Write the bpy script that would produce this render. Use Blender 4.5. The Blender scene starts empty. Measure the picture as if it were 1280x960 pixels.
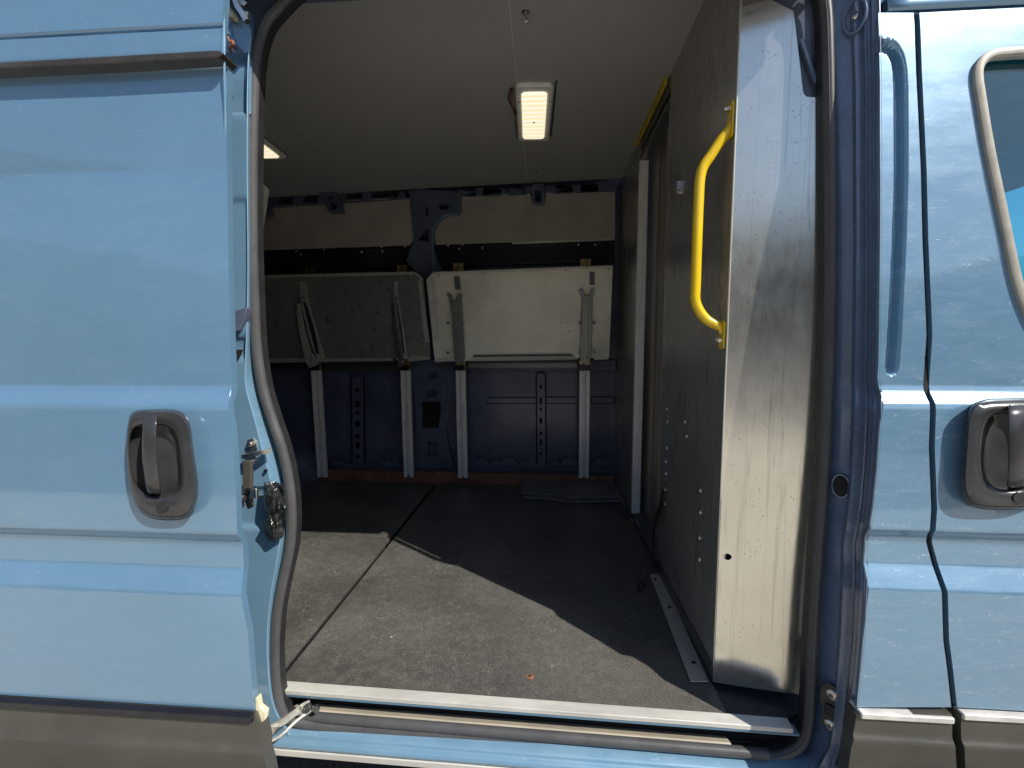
import bpy, bmesh, math, random
from mathutils import Vector, Matrix
from mathutils.geometry import tessellate_polygon
random.seed(7)
SC = bpy.context.scene
COL = SC.collection
R_ = math.radians

# ------------------------------------------------------------------ camera
FPX, YAW, PITCH, EYE = 570.0, R_(4.2), R_(5.0), Vector((0, 0, 1.45))
FW = Vector((-math.sin(YAW)*math.cos(PITCH), math.cos(YAW)*math.cos(PITCH), -math.sin(PITCH)))
RT = Vector((math.cos(YAW), math.sin(YAW), 0))
UP = RT.cross(FW)
cam_d = bpy.data.cameras.new('camera'); cam = bpy.data.objects.new('camera', cam_d); COL.objects.link(cam)
cam_d.sensor_width = 36; cam_d.lens = FPX/1280*36; cam_d.clip_start = 0.02; cam_d.clip_end = 3000
m = Matrix.Identity(4)
for i in range(3):
    m[i][0] = RT[i]; m[i][1] = UP[i]; m[i][2] = -FW[i]; m[i][3] = EYE[i]
cam.matrix_world = m
SC.camera = cam

# ------------------------------------------------------------------ light
LD = Vector((-1.38, 1.02, -1.67)).normalized()
w = bpy.data.worlds.new('World'); SC.world = w; w.use_nodes = True
nt = w.node_tree; bg = nt.nodes['Background']
sky = nt.nodes.new('ShaderNodeTexSky'); sky.sky_type = 'NISHITA'; sky.sun_disc = False
sky.sun_elevation = math.asin(-LD.z); sky.sun_rotation = math.atan2(-LD.x, -LD.y)
sky.air_density = 1.0; sky.dust_density = 0.6; sky.ozone_density = 1.5
nt.links.new(sky.outputs[0], bg.inputs[0]); bg.inputs[1].default_value = 0.12
sun_d = bpy.data.lights.new('sun', 'SUN'); sun_d.energy = 5.0; sun_d.angle = R_(0.5); sun_d.color = (1, 0.95, 0.86)
sun = bpy.data.objects.new('sun', sun_d); COL.objects.link(sun)
sun.rotation_euler = LD.to_track_quat('-Z', 'Y').to_euler(); sun.location = (3, -3, 6)
SC.view_settings.view_transform = 'Standard'; SC.view_settings.look = 'None'
SC.view_settings.exposure = 0.15; SC.view_settings.gamma = 1
SC.render.engine = 'CYCLES'
try:
    SC.cycles.max_bounces = 10; SC.cycles.diffuse_bounces = 6; SC.cycles.glossy_bounces = 5
    SC.cycles.transparent_max_bounces = 12
except Exception: pass

# ------------------------------------------------------------------ pixel helpers (photo pixels -> points on real planes)
def ray(u, v):
    return FW + RT*((u-640)/FPX) - UP*((v-480)/FPX)
def PA(u, v, ax, val):
    d = ray(u, v); t = (val-EYE[ax])/d[ax]; return EYE + d*t
def PX(u, v, X): return PA(u, v, 0, X)
def PY(u, v, Y): return PA(u, v, 1, Y)
def PZ(u, v, Z): return PA(u, v, 2, Z)
def TP(u, v, Y0, k):
    """point on a plane that leans inwards with height: y = Y0 + k*(z-0.5)"""
    Y = Y0
    for _ in range(10): Y = Y0+k*max(0, PY(u, v, Y).z-.5)
    return PY(u, v, Y)
KS = .038
def SP(u, v, e=0.0): return TP(u, v, 1.055+e, KS)
def JP(u, v, e=0.0): return TP(u, v, 1.035+e, .03)

# ------------------------------------------------------------------ object helpers
OFF = {}
def finish(o, smooth=None, bevel=None, seg=2):
    me = o.data
    if smooth:
        for p in me.polygons: p.use_smooth = True
        try: me.set_sharp_from_angle(angle=R_(smooth))
        except Exception: pass
    if bevel:
        b = o.modifiers.new('bevel', 'BEVEL'); b.width = bevel; b.segments = seg
        b.limit_method = 'ANGLE'; b.angle_limit = R_(32); b.harden_normals = True
        for p in me.polygons: p.use_smooth = True
        try: me.set_sharp_from_angle(angle=R_(60))
        except Exception: pass
def obj(name, bm, mat, parent=None, smooth=None, bevel=None, seg=2, label=None):
    """bm is in world coordinates"""
    if parent is None:
        xs = [v.co for v in bm.verts]
        lo = Vector([min(c[i] for c in xs) for i in range(3)]); hi = Vector([max(c[i] for c in xs) for i in range(3)])
        off = Vector(((lo.x+hi.x)/2, (lo.y+hi.y)/2, lo.z))
    else:
        off = OFF[parent.name]
    bmesh.ops.translate(bm, verts=bm.verts, vec=-off)
    me = bpy.data.meshes.new(name); bm.to_mesh(me); bm.free()
    o = bpy.data.objects.new(name, me); COL.objects.link(o)
    if isinstance(mat, (list, tuple)):
        for k in mat: me.materials.append(k)
    else: me.materials.append(mat)
    if parent is None: o.location = off
    else: o.parent = parent
    OFF[o.name] = off
    if label: o['label'] = label
    finish(o, smooth, bevel, seg)
    return o
def thing(name, label, cat, loc, group=None):
    o = bpy.data.objects.new(name, None); COL.objects.link(o); o.location = loc
    o['label'] = label; o['category'] = cat; o.empty_display_size = .1
    if group: o['group'] = group
    OFF[o.name] = Vector(loc)
    return o
def tag(o, label, cat, group=None):
    o['label'] = label; o['category'] = cat
    if group: o['group'] = group
    return o
def NB(): return bmesh.new()
def box(bm, x0, x1, y0, y1, z0, z1):
    vs = [bm.verts.new((x, y, z)) for x in (x0, x1) for y in (y0, y1) for z in (z0, z1)]
    for f in ((0,1,3,2),(4,6,7,5),(0,4,5,1),(2,3,7,6),(0,2,6,4),(1,5,7,3)):
        bm.faces.new([vs[i] for i in f])
    return bm
def prism(bm, loops, vec):
    """closed extrusion of a planar outline with holes"""
    vec = Vector(vec); loops = [[Vector(p) for p in l] for l in loops]
    tris = tessellate_polygon(loops); flat = [p for l in loops for p in l]
    a = [bm.verts.new(p) for p in flat]; b = [bm.verts.new(p+vec) for p in flat]
    for t in tris:
        try:
            bm.faces.new([a[i] for i in t]); bm.faces.new([b[i] for i in reversed(t)])
        except ValueError: pass
    k = 0
    for l in loops:
        n = len(l)
        for i in range(n):
            j = (i+1) % n
            bm.faces.new((a[k+i], a[k+j], b[k+j], b[k+i]))
        k += n
    # merge coplanar triangles so bevels are clean
    bmesh.ops.recalc_face_normals(bm, faces=bm.faces)
    bmesh.ops.dissolve_limit(bm, angle_limit=R_(1), verts=bm.verts, edges=bm.edges)
    return bm
def plateY(pts, Y, th, holes=(), bm=None):
    """outline given in photo pixels on the plane y=Y, thickness th away from the viewer"""
    bm = bm or NB()
    loops = [[PY(u, v, Y) for u, v in pts]] + [[PY(u, v, Y) for u, v in h] for h in holes]
    return prism(bm, loops, (0, th, 0))
def plateX(pts, X, th, bm=None):
    return prism(bm or NB(), [[PX(u, v, X) for u, v in pts]], (th, 0, 0))
def loft(bm, rows, closed=False):
    vv = [[bm.verts.new(p) for p in r] for r in rows]
    for i in range(len(vv)-1):
        n = len(vv[i])
        for j in range(n if closed else n-1):
            bm.faces.new((vv[i][j], vv[i][(j+1) % n], vv[i+1][(j+1) % n], vv[i+1][j]))
    return vv
def smooth_path(pts, n=6, closed=False):
    P = [Vector(p) for p in pts]; out = []; N = len(P)
    rng = range(N) if closed else range(N-1)
    for i in rng:
        p0 = P[(i-1) % N] if closed or i > 0 else P[i]
        p1 = P[i]; p2 = P[(i+1) % N]; p3 = P[(i+2) % N] if closed or i+2 < N else p2
        for k in range(n):
            t = k/n
            out.append(.5*((2*p1)+(p2-p0)*t+(2*p0-5*p1+4*p2-p3)*t*t+(3*p1-p0-3*p2+p3)*t**3))
    if not closed: out.append(P[-1])
    return out
def tube(bm, path, prof, upv=(0, 1, 0), closed=False, scale=None):
    """sweep a closed 2D profile (side, up) along a path"""
    N = len(path); rings = []; upv = Vector(upv)
    for i, p in enumerate(path):
        a = path[(i-1) % N] if closed or i > 0 else p
        b = path[(i+1) % N] if closed or i < N-1 else p
        t = (Vector(b)-Vector(a)).normalized(); s = t.cross(upv).normalized(); u = s.cross(t)
        k = scale[i] if scale else 1
        rings.append([bm.verts.new(Vector(p)+s*x*k+u*y*k) for x, y in prof])
    n = len(prof)
    for i in range(N if closed else N-1):
        A, B = rings[i], rings[(i+1) % N]
        for j in range(n):
            bm.faces.new((A[j], A[(j+1) % n], B[(j+1) % n], B[j]))
    if not closed:
        bm.faces.new(rings[0]); bm.faces.new(list(reversed(rings[-1])))
    return bm
def circ(r, n=12, ry=None):
    return [(r*math.cos(2*math.pi*i/n), (ry or r)*math.sin(2*math.pi*i/n)) for i in range(n)]
def disc(bm, c, nrm, r, h, n=16, dome=0.0):
    """short cylinder (bolt head, rivet) with optional domed top"""
    nrm = Vector(nrm).normalized(); c = Vector(c)
    a = nrm.orthogonal().normalized(); b = nrm.cross(a)
    lv = [(r, 0), (r, h)] + ([(r*.7, h+dome*.7), (r*.3, h+dome)] if dome else [])
    rings = [[bm.verts.new(c+a*rr*math.cos(2*math.pi*i/n)+b*rr*math.sin(2*math.pi*i/n)+nrm*hh) for i in range(n)] for rr, hh in lv]
    for A, B in zip(rings, rings[1:]):
        for j in range(n): bm.faces.new((A[j], A[(j+1) % n], B[(j+1) % n], B[j]))
    bm.faces.new(rings[-1]); bm.faces.new(list(reversed(rings[0])))
    return bm
def rrect(cx, cy, w_, h_, r, n=5):
    out = []
    for sx, sy, a0 in ((1, 1, 0), (-1, 1, 90), (-1, -1, 180), (1, -1, 270)):
        for k in range(n+1):
            a = R_(a0+90*k/n)
            out.append((cx+sx*(w_/2-r)+r*math.cos(a), cy+sy*(h_/2-r)+r*math.sin(a)))
    return out

# ------------------------------------------------------------------ materials
class MT:
    def __init__(s, name):
        s.m = bpy.data.materials.new(name); s.m.use_nodes = True; s.t = s.m.node_tree; s.b = s.t.nodes['Principled BSDF']
        s.tc = s.t.nodes.new('ShaderNodeTexCoord')
    def n(s, typ, **kw):
        x = s.t.nodes.new(typ)
        for k, v in kw.items(): setattr(x, k, v)
        return x
    def l(s, a, b): s.t.links.new(a, b)
    def coord(s, scale=(1, 1, 1), rot=(0, 0, 0)):
        mp = s.n('ShaderNodeMapping'); mp.inputs['Scale'].default_value = scale; mp.inputs['Rotation'].default_value = rot
        s.l(s.tc.outputs['Object'], mp.inputs['Vector']); return mp.outputs[0]
    def noise(s, scale, detail=4, rough=.55, vec=None, dist=0):
        x = s.n('ShaderNodeTexNoise'); x.inputs['Scale'].default_value = scale; x.inputs['Detail'].default_value = detail
        x.inputs['Roughness'].default_value = rough; x.inputs['Distortion'].default_value = dist
        s.l(vec or s.coord(), x.inputs['Vector']); return x.outputs['Fac']
    def ramp(s, fac, stops):
        r = s.n('ShaderNodeValToRGB'); e = r.color_ramp.elements
        while len(e) < len(stops): e.new(.5)
        for q, (p, c) in zip(e, stops):
            q.position = p; q.color = (c, c, c, 1) if isinstance(c, (int, float)) else (*c, 1)
        s.l(fac, r.inputs[0]); return r.outputs[0]
    def mix(s, fac, a, b, mode='MIX'):
        x = s.n('ShaderNodeMix', data_type='RGBA', blend_type=mode)
        for sock, val in ((x.inputs[0], fac), (x.inputs[6], a), (x.inputs[7], b)):
            if isinstance(val, (int, float)): sock.default_value = val
            elif isinstance(val, (tuple, list)): sock.default_value = (*val, 1)
            else: s.l(val, sock)
        return x.outputs[2]
    def math(s, op, a, b=0.0):
        x = s.n('ShaderNodeMath', operation=op)
        for i, val in enumerate((a, b)):
            if isinstance(val, (int, float)): x.inputs[i].default_value = val
            else: s.l(val, x.inputs[i])
        return x.outputs[0]
    def scratches(s, scale, width, rot=0, stretch=(1, 1, 1), warp=.3, seed=0.0):
        """thin wandering lines: edges of a warped cell pattern, kept only in patches"""
        v = s.coord(stretch, (0, 0, rot))
        add = s.n('ShaderNodeVectorMath', operation='ADD'); add.inputs[1].default_value = (seed, seed*1.7, seed*.3)
        s.l(v, add.inputs[0])
        nz = s.n('ShaderNodeTexNoise'); nz.inputs['Scale'].default_value = scale*.8; s.l(add.outputs[0], nz.inputs['Vector'])
        mx = s.n('ShaderNodeVectorMath', operation='MULTIPLY_ADD'); s.l(nz.outputs['Color'], mx.inputs[0])
        mx.inputs[1].default_value = (warp, warp, warp); s.l(add.outputs[0], mx.inputs[2])
        vo = s.n('ShaderNodeTexVoronoi', feature='DISTANCE_TO_EDGE'); vo.inputs['Scale'].default_value = scale
        s.l(mx.outputs[0], vo.inputs['Vector'])
        line = s.ramp(vo.outputs['Distance'], [(0, 1.0), (width, 0.0)])
        mask = s.ramp(s.noise(scale*.9, 3, .6, add.outputs[0]), [(.5, 0.0), (.62, 1.0)])
        return s.math('MULTIPLY', line, mask)
    def bump(s, fac, strength, dist=.002, prev=None):
        x = s.n('ShaderNodeBump'); x.inputs['Strength'].default_value = strength; x.inputs['Distance'].default_value = dist
        s.l(fac, x.inputs['Height'])
        if prev: s.l(prev, x.inputs['Normal'])
        s.l(x.outputs[0], s.b.inputs['Normal']); return x.outputs[0]
    def set(s, **kw):
        names = dict(col='Base Color', rough='Roughness', metal='Metallic', coat='Coat Weight', coatr='Coat Roughness', spec='Specular IOR Level', emc='Emission Color', ems='Emission Strength', alpha='Alpha')
        for k, v in kw.items():
            sock = s.b.inputs[names[k]]
            if isinstance(v, (int, float)): sock.default_value = v
            elif isinstance(v, (tuple, list)): sock.default_value = (*v, 1)
            else: s.l(v, sock)
        return s.m

def simple(name, col, rough=.5, metal=0, nscale=12, var=.25, coat=0, spec=.5, bumps=0, bscale=200):
    k = MT(name); n1 = k.noise(nscale, 6, .6)
    c2 = tuple(min(1, x*(1+var)) for x in col); c1 = tuple(x*(1-var) for x in col)
    k.set(col=k.ramp(n1, [(.3, c1), (.7, c2)]), rough=k.ramp(k.noise(nscale*2.3, 5), [(.3, max(.02, rough*.8)), (.7, min(1, rough*1.2))]), metal=metal, coat=coat, spec=spec, coatr=.16)
    if bumps: k.bump(k.noise(bscale, 4), bumps, .001)
    return k.m

def paint_mat(name, col, dirt=.12, scr=.5, rough=.35):
    k = MT(name)
    n1 = k.noise(2.2, 6, .6); n2 = k.noise(9, 8, .7, k.coord((1, 1, 2.5)))
    c = k.mix(k.ramp(n1, [(.35, 0.0), (.7, 1.0)]), col, tuple(x*1.12 for x in col))
    grime = k.ramp(n2, [(.5, 0.0), (.75, dirt)])
    c = k.mix(grime, c, (.42, .46, .48))
    s1 = k.scratches(9, .006, R_(10), (1, 1, 6), .5, 3.1); s2 = k.scratches(26, .012, R_(-6), (1, 1, 5), .5, 8.3)
    s = k.math('MULTIPLY', k.math('MAXIMUM', s1, s2), scr)
    c = k.mix(s, c, (.75, .80, .85))
    k.bump(k.noise(1.6, 3, .5), .05, .02, None)
    k.set(col=c, rough=k.ramp(n2, [(.3, rough), (.8, rough+.2)]), coat=1.0, coatr=k.ramp(n2, [(.35, .015), (.8, .10)]), spec=.45)
    # slight long-wave orange peel on the clear coat
    k.b.inputs['Coat IOR'].default_value = 1.85; k.b.inputs['Metallic'].default_value = .25
    cb = k.n('ShaderNodeBump'); cb.inputs['Strength'].default_value = .05; cb.inputs['Distance'].default_value = .01
    k.l(k.noise(3.0, 4, .5, k.coord((1, 1, .6))), cb.inputs['Height']); k.l(cb.outputs[0], k.b.inputs['Coat Normal'])
    return k.m
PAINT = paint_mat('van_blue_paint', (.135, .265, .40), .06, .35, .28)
PAINT_R = paint_mat('scratched_blue_paint', (.135, .26, .385), .12, 1.0, .26)
PAINT_JAMB = paint_mat('door_jamb_paint', (.16, .30, .43), .15, .3, .35)
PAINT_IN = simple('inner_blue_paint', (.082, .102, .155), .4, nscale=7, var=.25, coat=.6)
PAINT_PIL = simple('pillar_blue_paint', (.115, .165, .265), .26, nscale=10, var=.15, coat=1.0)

def floor_mat():
    k = MT('scuffed_black_floor')
    n1 = k.noise(3.0, 8, .65); n2 = k.noise(45, 6, .7)
    c = k.mix(k.ramp(n1, [(.3, 0.0), (.75, 1.0)]), (.028, .028, .028), (.085, .083, .076))
    c = k.mix(k.ramp(n2, [(.4, 0.0), (.8, .3)]), c, (.165, .158, .135))
    brown = k.ramp(k.noise(1.7, 4), [(.55, 0.0), (.72, .4)]); c = k.mix(brown, c, (.12, .10, .075))
    a = k.scratches(11, .011, 0, (1, 1, 1), .9, 1.0); b = k.scratches(24, .018, R_(35), (1, 1.7, 1), .8, 4.4)
    d = k.scratches(40, .026, R_(-20), (1.3, 1, 1), 1.0, 9.2); e = k.scratches(5, .006, R_(50), (1.6, 1, 1), 1.2, 14.2)
    s = k.math('MAXIMUM', k.math('MAXIMUM', a, b), k.math('MAXIMUM', k.math('MULTIPLY', d, .8), k.math('MULTIPLY', e, .55)))
    s = k.math('MULTIPLY', s, k.ramp(k.noise(2.6, 3), [(.3, .35), (.6, 1.0)]))
    fn = k.ramp(k.noise(300, 3, .75), [(.50, 0.0), (.66, .55)]); s = k.math('MAXIMUM', s, k.math('MULTIPLY', fn, k.ramp(k.noise(3.4, 4), [(.3, .35), (.65, 1.0)])))
    c = k.mix(s, c, (.46, .445, .39))
    k.bump(k.noise(260, 4, .6), .25, .0008, None)
    return k.set(col=c, rough=k.ramp(n1, [(.3, .36), (.8, .58)]), spec=.5)
FLOOR = floor_mat()

def alu(name, col, r0, r1, streak=(1, 1, .12), sc=.35, dirt=(.25, .22, .17), dirtf=.35, metal=.92, pits=False, lowc=.78, bmp=.15):
    k = MT(name)
    v = k.coord(streak); n1 = k.noise(28, 8, .7, v); n2 = k.noise(3.2, 7, .65); n3 = k.noise(160, 3, .6, v)
    c = k.mix(k.ramp(n1, [(.3, 0.0), (.75, 1.0)]), tuple(x*lowc for x in col), col)
    c = k.mix(k.ramp(n2, [(.45, 0.0), (.8, dirtf)]), c, dirt)
    s = k.math('MULTIPLY', k.math('MAXIMUM', k.scratches(14, .012, .3, (1, 1, .5), .8, 2.2), k.scratches(40, .02, .9, (1, 1, .6), .8, 5.2)), sc)
    c = k.mix(s, c, tuple(min(1, x*1.6+.1) for x in col))
    if pits:
        vo = k.n('ShaderNodeTexVoronoi'); vo.inputs['Scale'].default_value = 130; k.l(k.coord((1, 1, .6)), vo.inputs['Vector'])
        pm = k.math('MULTIPLY', k.ramp(vo.outputs['Distance'], [(.10, 1.0), (.22, 0.0)]), k.ramp(k.noise(16, 4, .7), [(.48, 0.0), (.60, .8)]))
        c = k.mix(pm, c, (.20, .15, .10))
        # vertical run marks
        wv = k.noise(5, 3, .5, k.coord((5, 5, .10)), .15)
        run = k.ramp(wv, [(.488, 0.0), (.5, .38), (.512, 0.0)]); c = k.mix(run, c, tuple(x*.45 for x in col))
    k.bump(n3, .05, .0004, k.bump(n2, bmp, .006))
    return k.set(col=c, rough=k.ramp(n1, [(.3, r0), (.75, r1)]), metal=metal)
ALU_FACE = alu('aluminium_end_face', (.86, .82, .73), .13, .26, streak=(1, 1, .5), dirt=(.55, .50, .40), pits=True, dirtf=.35, metal=.86, lowc=.95, bmp=.04)
ALU_DARK = alu('scratched_dark_sheet', (.50, .485, .46), .22, .42, dirt=(.22, .21, .20), dirtf=.7, sc=1.0, metal=.6, lowc=.78)
ALU_SHELF_DIM = alu('shelf_metal_dim_reflection', (.36, .365, .355), .24, .42, streak=(1, 1, .6), dirt=(.42, .40, .36), dirtf=.8, sc=.4, metal=.5, lowc=.6)  # shared shelf metal, darkened: its dim reflection is put into the colour
ALU_SHELF_LIT = alu('shelf_metal_bright_reflection', (.95, .90, .76), .3, .5, streak=(.5, 1, 1), dirt=(.55, .50, .41), dirtf=.95, sc=.35, metal=.12, lowc=.88)  # shared shelf metal, lightened: bounced light is put into the colour
ALU_BR = alu('steel_bracket', (.72, .70, .62), .25, .45, sc=.5, metal=.5)
ALU_BRD = alu('dark_steel_bracket', (.22, .23, .225), .3, .5, sc=.3)
ALU_RAIL = alu('bright_extruded_rail', (.92, .90, .86), .22, .38, dirtf=.08, metal=.15, lowc=.88)
ALU_STRIP = alu('worn_white_aluminium', (.80, .78, .72), .4, .6, streak=(.2, 1, 1), dirtf=.3, metal=.35)
ZINC = simple('zinc_fixings', (.75, .72, .66), .3, 1, 60, .2)
BRASS = simple('yellow_zinc', (.55, .42, .2), .35, 1, 60, .3)
CHROME = simple('chrome', (.8, .8, .8), .12, 1, 60, .1)
RUBBER = simple('door_seal_rubber', (.075, .075, .078), .4, 0, 16, .18, bumps=.15, bscale=90)
RUBBER_D = simple('black_rubber', (.02, .02, .022), .5, 0, 20, .3, bumps=.2)
CLAD = simple('black_textured_plastic', (.070, .066, .056), .34, 0, 6, .25, bumps=.25, bscale=420)
GLINT = simple('painted_sun_glint', (.60, .58, .54), .35, 0, 30, .2)  # pale grey stands for the sun's glint on black plastic
HANDLE = simple('grey_black_handle_plastic', (.038, .038, .040), .26, 0, 14, .3, coat=.25, spec=.5, bumps=.08, bscale=300)
BLACKM = simple('gloss_black_steel', (.012, .012, .016), .22, 0, 20, .3, spec=.6)
DARK = simple('dark_cavity', (.008, .008, .01), .8)
def yel():
    k = MT('yellow_enamel'); sc = k.math('MAXIMUM', k.scratches(30, .03, .4, (1, 1, .4), .6, 2.0), k.ramp(k.noise(70, 6, .7), [(.66, 0.0), (.70, .8)]))
    c = k.mix(k.noise(9, 5), (.90, .62, .01), (.78, .50, .01)); c = k.mix(k.math('MULTIPLY', sc, .7), c, (.25, .18, .08))
    return k.set(col=c, rough=.28, coat=.6)
YELLOW = yel()
YELLOW_D = simple('old_yellow_paint', (.55, .42, .03), .5, 0, 18, .25)
def headm():
    k = MT('grey_headliner_board'); n = k.noise(4, 7, .6); f = k.noise(300, 4, .7)
    c = k.mix(n, (.41, .40, .39), (.48, .47, .455)); c = k.mix(k.ramp(f, [(.3, .35), (.7, 0.0)]), c, (.36, .345, .33))
    sc = k.math('MULTIPLY', k.scratches(5, .003, .4, (1, 1, 1), 1.0, 3.0), .5); c = k.mix(sc, c, (.8, .78, .74))
    st = k.ramp(k.noise(13, 3, .5), [(.70, 0.0), (.78, .35)]); c = k.mix(st, c, (.3, .27, .24))
    k.bump(f, .35, .001); return k.set(col=c, rough=.7)
HEAD = headm()
PLY = simple('grey_lining_panel', (.38, .345, .30), .55, 0, 5, .16, bumps=.1)
WOOD = simple('stained_plywood', (.22, .095, .055), .55, 0, 14, .4, bumps=.4, bscale=60)
CREAM = simple('old_cream_sealant', (.75, .66, .45), .5, 0, 40, .2, bumps=.5, bscale=80)
TRIM_SUNLIT = simple('sunlit_window_trim', (.42, .39, .33), .38, 0, 30, .15)  # sunlight on the rubber surround put into its base colour
RUST = simple('rust', (.30, .12, .06), .6, 0, 80, .4)
LENSFRAME = simple('white_lamp_plastic', (.85, .83, .78), .35, 0, 30, .1)
def diffuser():
    k = MT('lit_lamp_diffuser'); wv = k.n('ShaderNodeTexWave', wave_type='BANDS', bands_direction='Y'); wv.inputs['Scale'].default_value = 9
    k.l(k.coord(), wv.inputs['Vector'])
    c = k.ramp(wv.outputs['Fac'], [(0, (1, .80, .46)), (1, (1, .97, .80))])
    return k.set(col=(.9, .85, .7), emc=c, ems=.85, rough=.3)
DIFF = diffuser()
def wrapm():
    k = MT('black_crumpled_film'); n = k.noise(26, 3, .5, None, 1.2); k.bump(n, 1.0, .02)
    return k.set(col=(.02, .02, .02), rough=.16, spec=.9)
WRAP = wrapm()
def mat_rib():
    k = MT('ribbed_rubber'); wv = k.n('ShaderNodeTexWave', wave_type='BANDS', bands_direction='Y'); wv.inputs['Scale'].default_value = 11
    k.l(k.coord(), wv.inputs['Vector']); k.bump(wv.outputs['Fac'], .8, .004)
    return k.set(col=k.ramp(k.noise(9, 6), [(.3, (.11, .11, .12)), (.75, (.20, .20, .21))]), rough=.34)
MATRIB = mat_rib()
def glass(name, tint, ior=1.5):
    k = MT(name); t = k.t; t.nodes.remove(k.b)
    tr = k.n('ShaderNodeBsdfTransparent'); tr.inputs[0].default_value = (*tint, 1)
    gl = k.n('ShaderNodeBsdfGlossy'); gl.inputs['Roughness'].default_value = .01; gl.inputs[0].default_value = (.9, .95, 1, 1)
    lw = k.n('ShaderNodeLayerWeight'); lw.inputs[0].default_value = .5; pw = k.math('POWER', lw.outputs['Facing'], 4.0); fr0 = k.math('MULTIPLY_ADD', pw, .6); fr0.node.inputs[2].default_value = ior
    class fr: outputs = [fr0]
    mx = k.n('ShaderNodeMixShader'); k.l(fr.outputs[0], mx.inputs[0]); k.l(tr.outputs[0], mx.inputs[1]); k.l(gl.outputs[0], mx.inputs[2])
    k.l(mx.outputs[0], t.nodes['Material Output'].inputs[0]); return k.m
GLASS = glass('teal_tinted_glass', (.46, .86, .95), .08)
GLASS2 = glass('windscreen_glass', (.75, .95, .98), .04)
def asphalt(name, c1, c2):
    k = MT(name); n1 = k.noise(90, 6, .75, k.coord()); n2 = k.noise(.6, 6, .6)
    vo = k.n('ShaderNodeTexVoronoi'); vo.inputs['Scale'].default_value = 120; k.l(k.coord(), vo.inputs['Vector'])
    c = k.mix(k.ramp(n1, [(.3, 0.0), (.75, 1.0)]), c1, c2); c = k.mix(k.ramp(n2, [(.35, 0.0), (.7, .35)]), c, tuple(x*1.4 for x in c2))
    k.bump(vo.outputs['Distance'], .8, .006)
    return k.set(col=c, rough=.85)
ASPH = asphalt('asphalt', (.045, .045, .047), (.11, .105, .10))
CONC = asphalt('pale_concrete', (.38, .35, .285), (.54, .50, .42))

# ------------------------------------------------------------------ ground
bm = NB(); box(bm, -600, 600, -600, 600, -.3, 0)
g = obj('ground', bm, ASPH); g['kind'] = 'structure'
bm = NB(); box(bm, -60, 60, -6.5, .30, -.2, .004)
g = obj('pavement', bm, CONC); g['kind'] = 'structure'

bm = NB(); rows = []  # unseen ridge added behind the camera to darken reflections in paint and metal
for i in range(61):
    a = R_(180+3*i); r = 70; h = 23+.9*math.sin(i*.55)+.6*math.sin(i*1.7+1)+random.uniform(-.4, .4)
    rows.append([Vector((r*math.cos(a)*k, r*math.sin(a)*k, z)) for k, z in ((1, -.2), (1.05, h*.45), (1.12, h*.8), (1.25, h), (1.6, -.2))])
loft(bm, rows); bmesh.ops.recalc_face_normals(bm, faces=bm.faces)
g = obj('added_ridge', bm, simple('added_ridge_surface', (.11, .105, .08), .9, 0, .25, .35), smooth=40); g['kind'] = 'structure'

# ------------------------------------------------------------------ van shell profile
PROF = [(.30, .030), (.55, .058), (.645, .062), (.655, .055), (.80, .052), (.955, .044), (1.00, .020), (1.045, .016), (1.058, .020), (1.075, .030),
        (1.20, .018), (1.318, .006), (1.330, .003), (1.352, -.014), (1.365, -.018), (1.5, -.026), (1.8, -.048), (2.1, -.078), (2.3, -.105), (2.5, -.17), (2.62, -.30)]
def prof(z, P=PROF):
    if z <= P[0][0]: return P[0][1]
    for (a, b), (c, d) in zip(P, P[1:]):
        if z <= c: return b+(d-b)*(z-a)/(c-a)
    return P[-1][1]
def sprof(z, P=PROF):  # rounded
    return (prof(z-.0025, P)+prof(z, P)*2+prof(z+.0025, P))/4
def onskin(u, v, Y0, extra=0.0, P=PROF):
    Y = Y0
    for _ in range(12):
        p = PY(u, v, Y-extra); Y = Y0-sprof(p.z, P)
    return PY(u, v, Y-extra)
ZL = sorted(set([round(.32+.03*i, 4) for i in range(76)] + [.64, .648, .655, .66, .95, .96, .97, .985, 1.0, 1.01, 1.03, 1.04, 1.048, 1.056, 1.064, 1.072, 1.08,
     1.31, 1.318, 1.324, 1.33, 1.336, 1.342, 1.348, 1.354, 1.36, 1.366, 1.372]))
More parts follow.
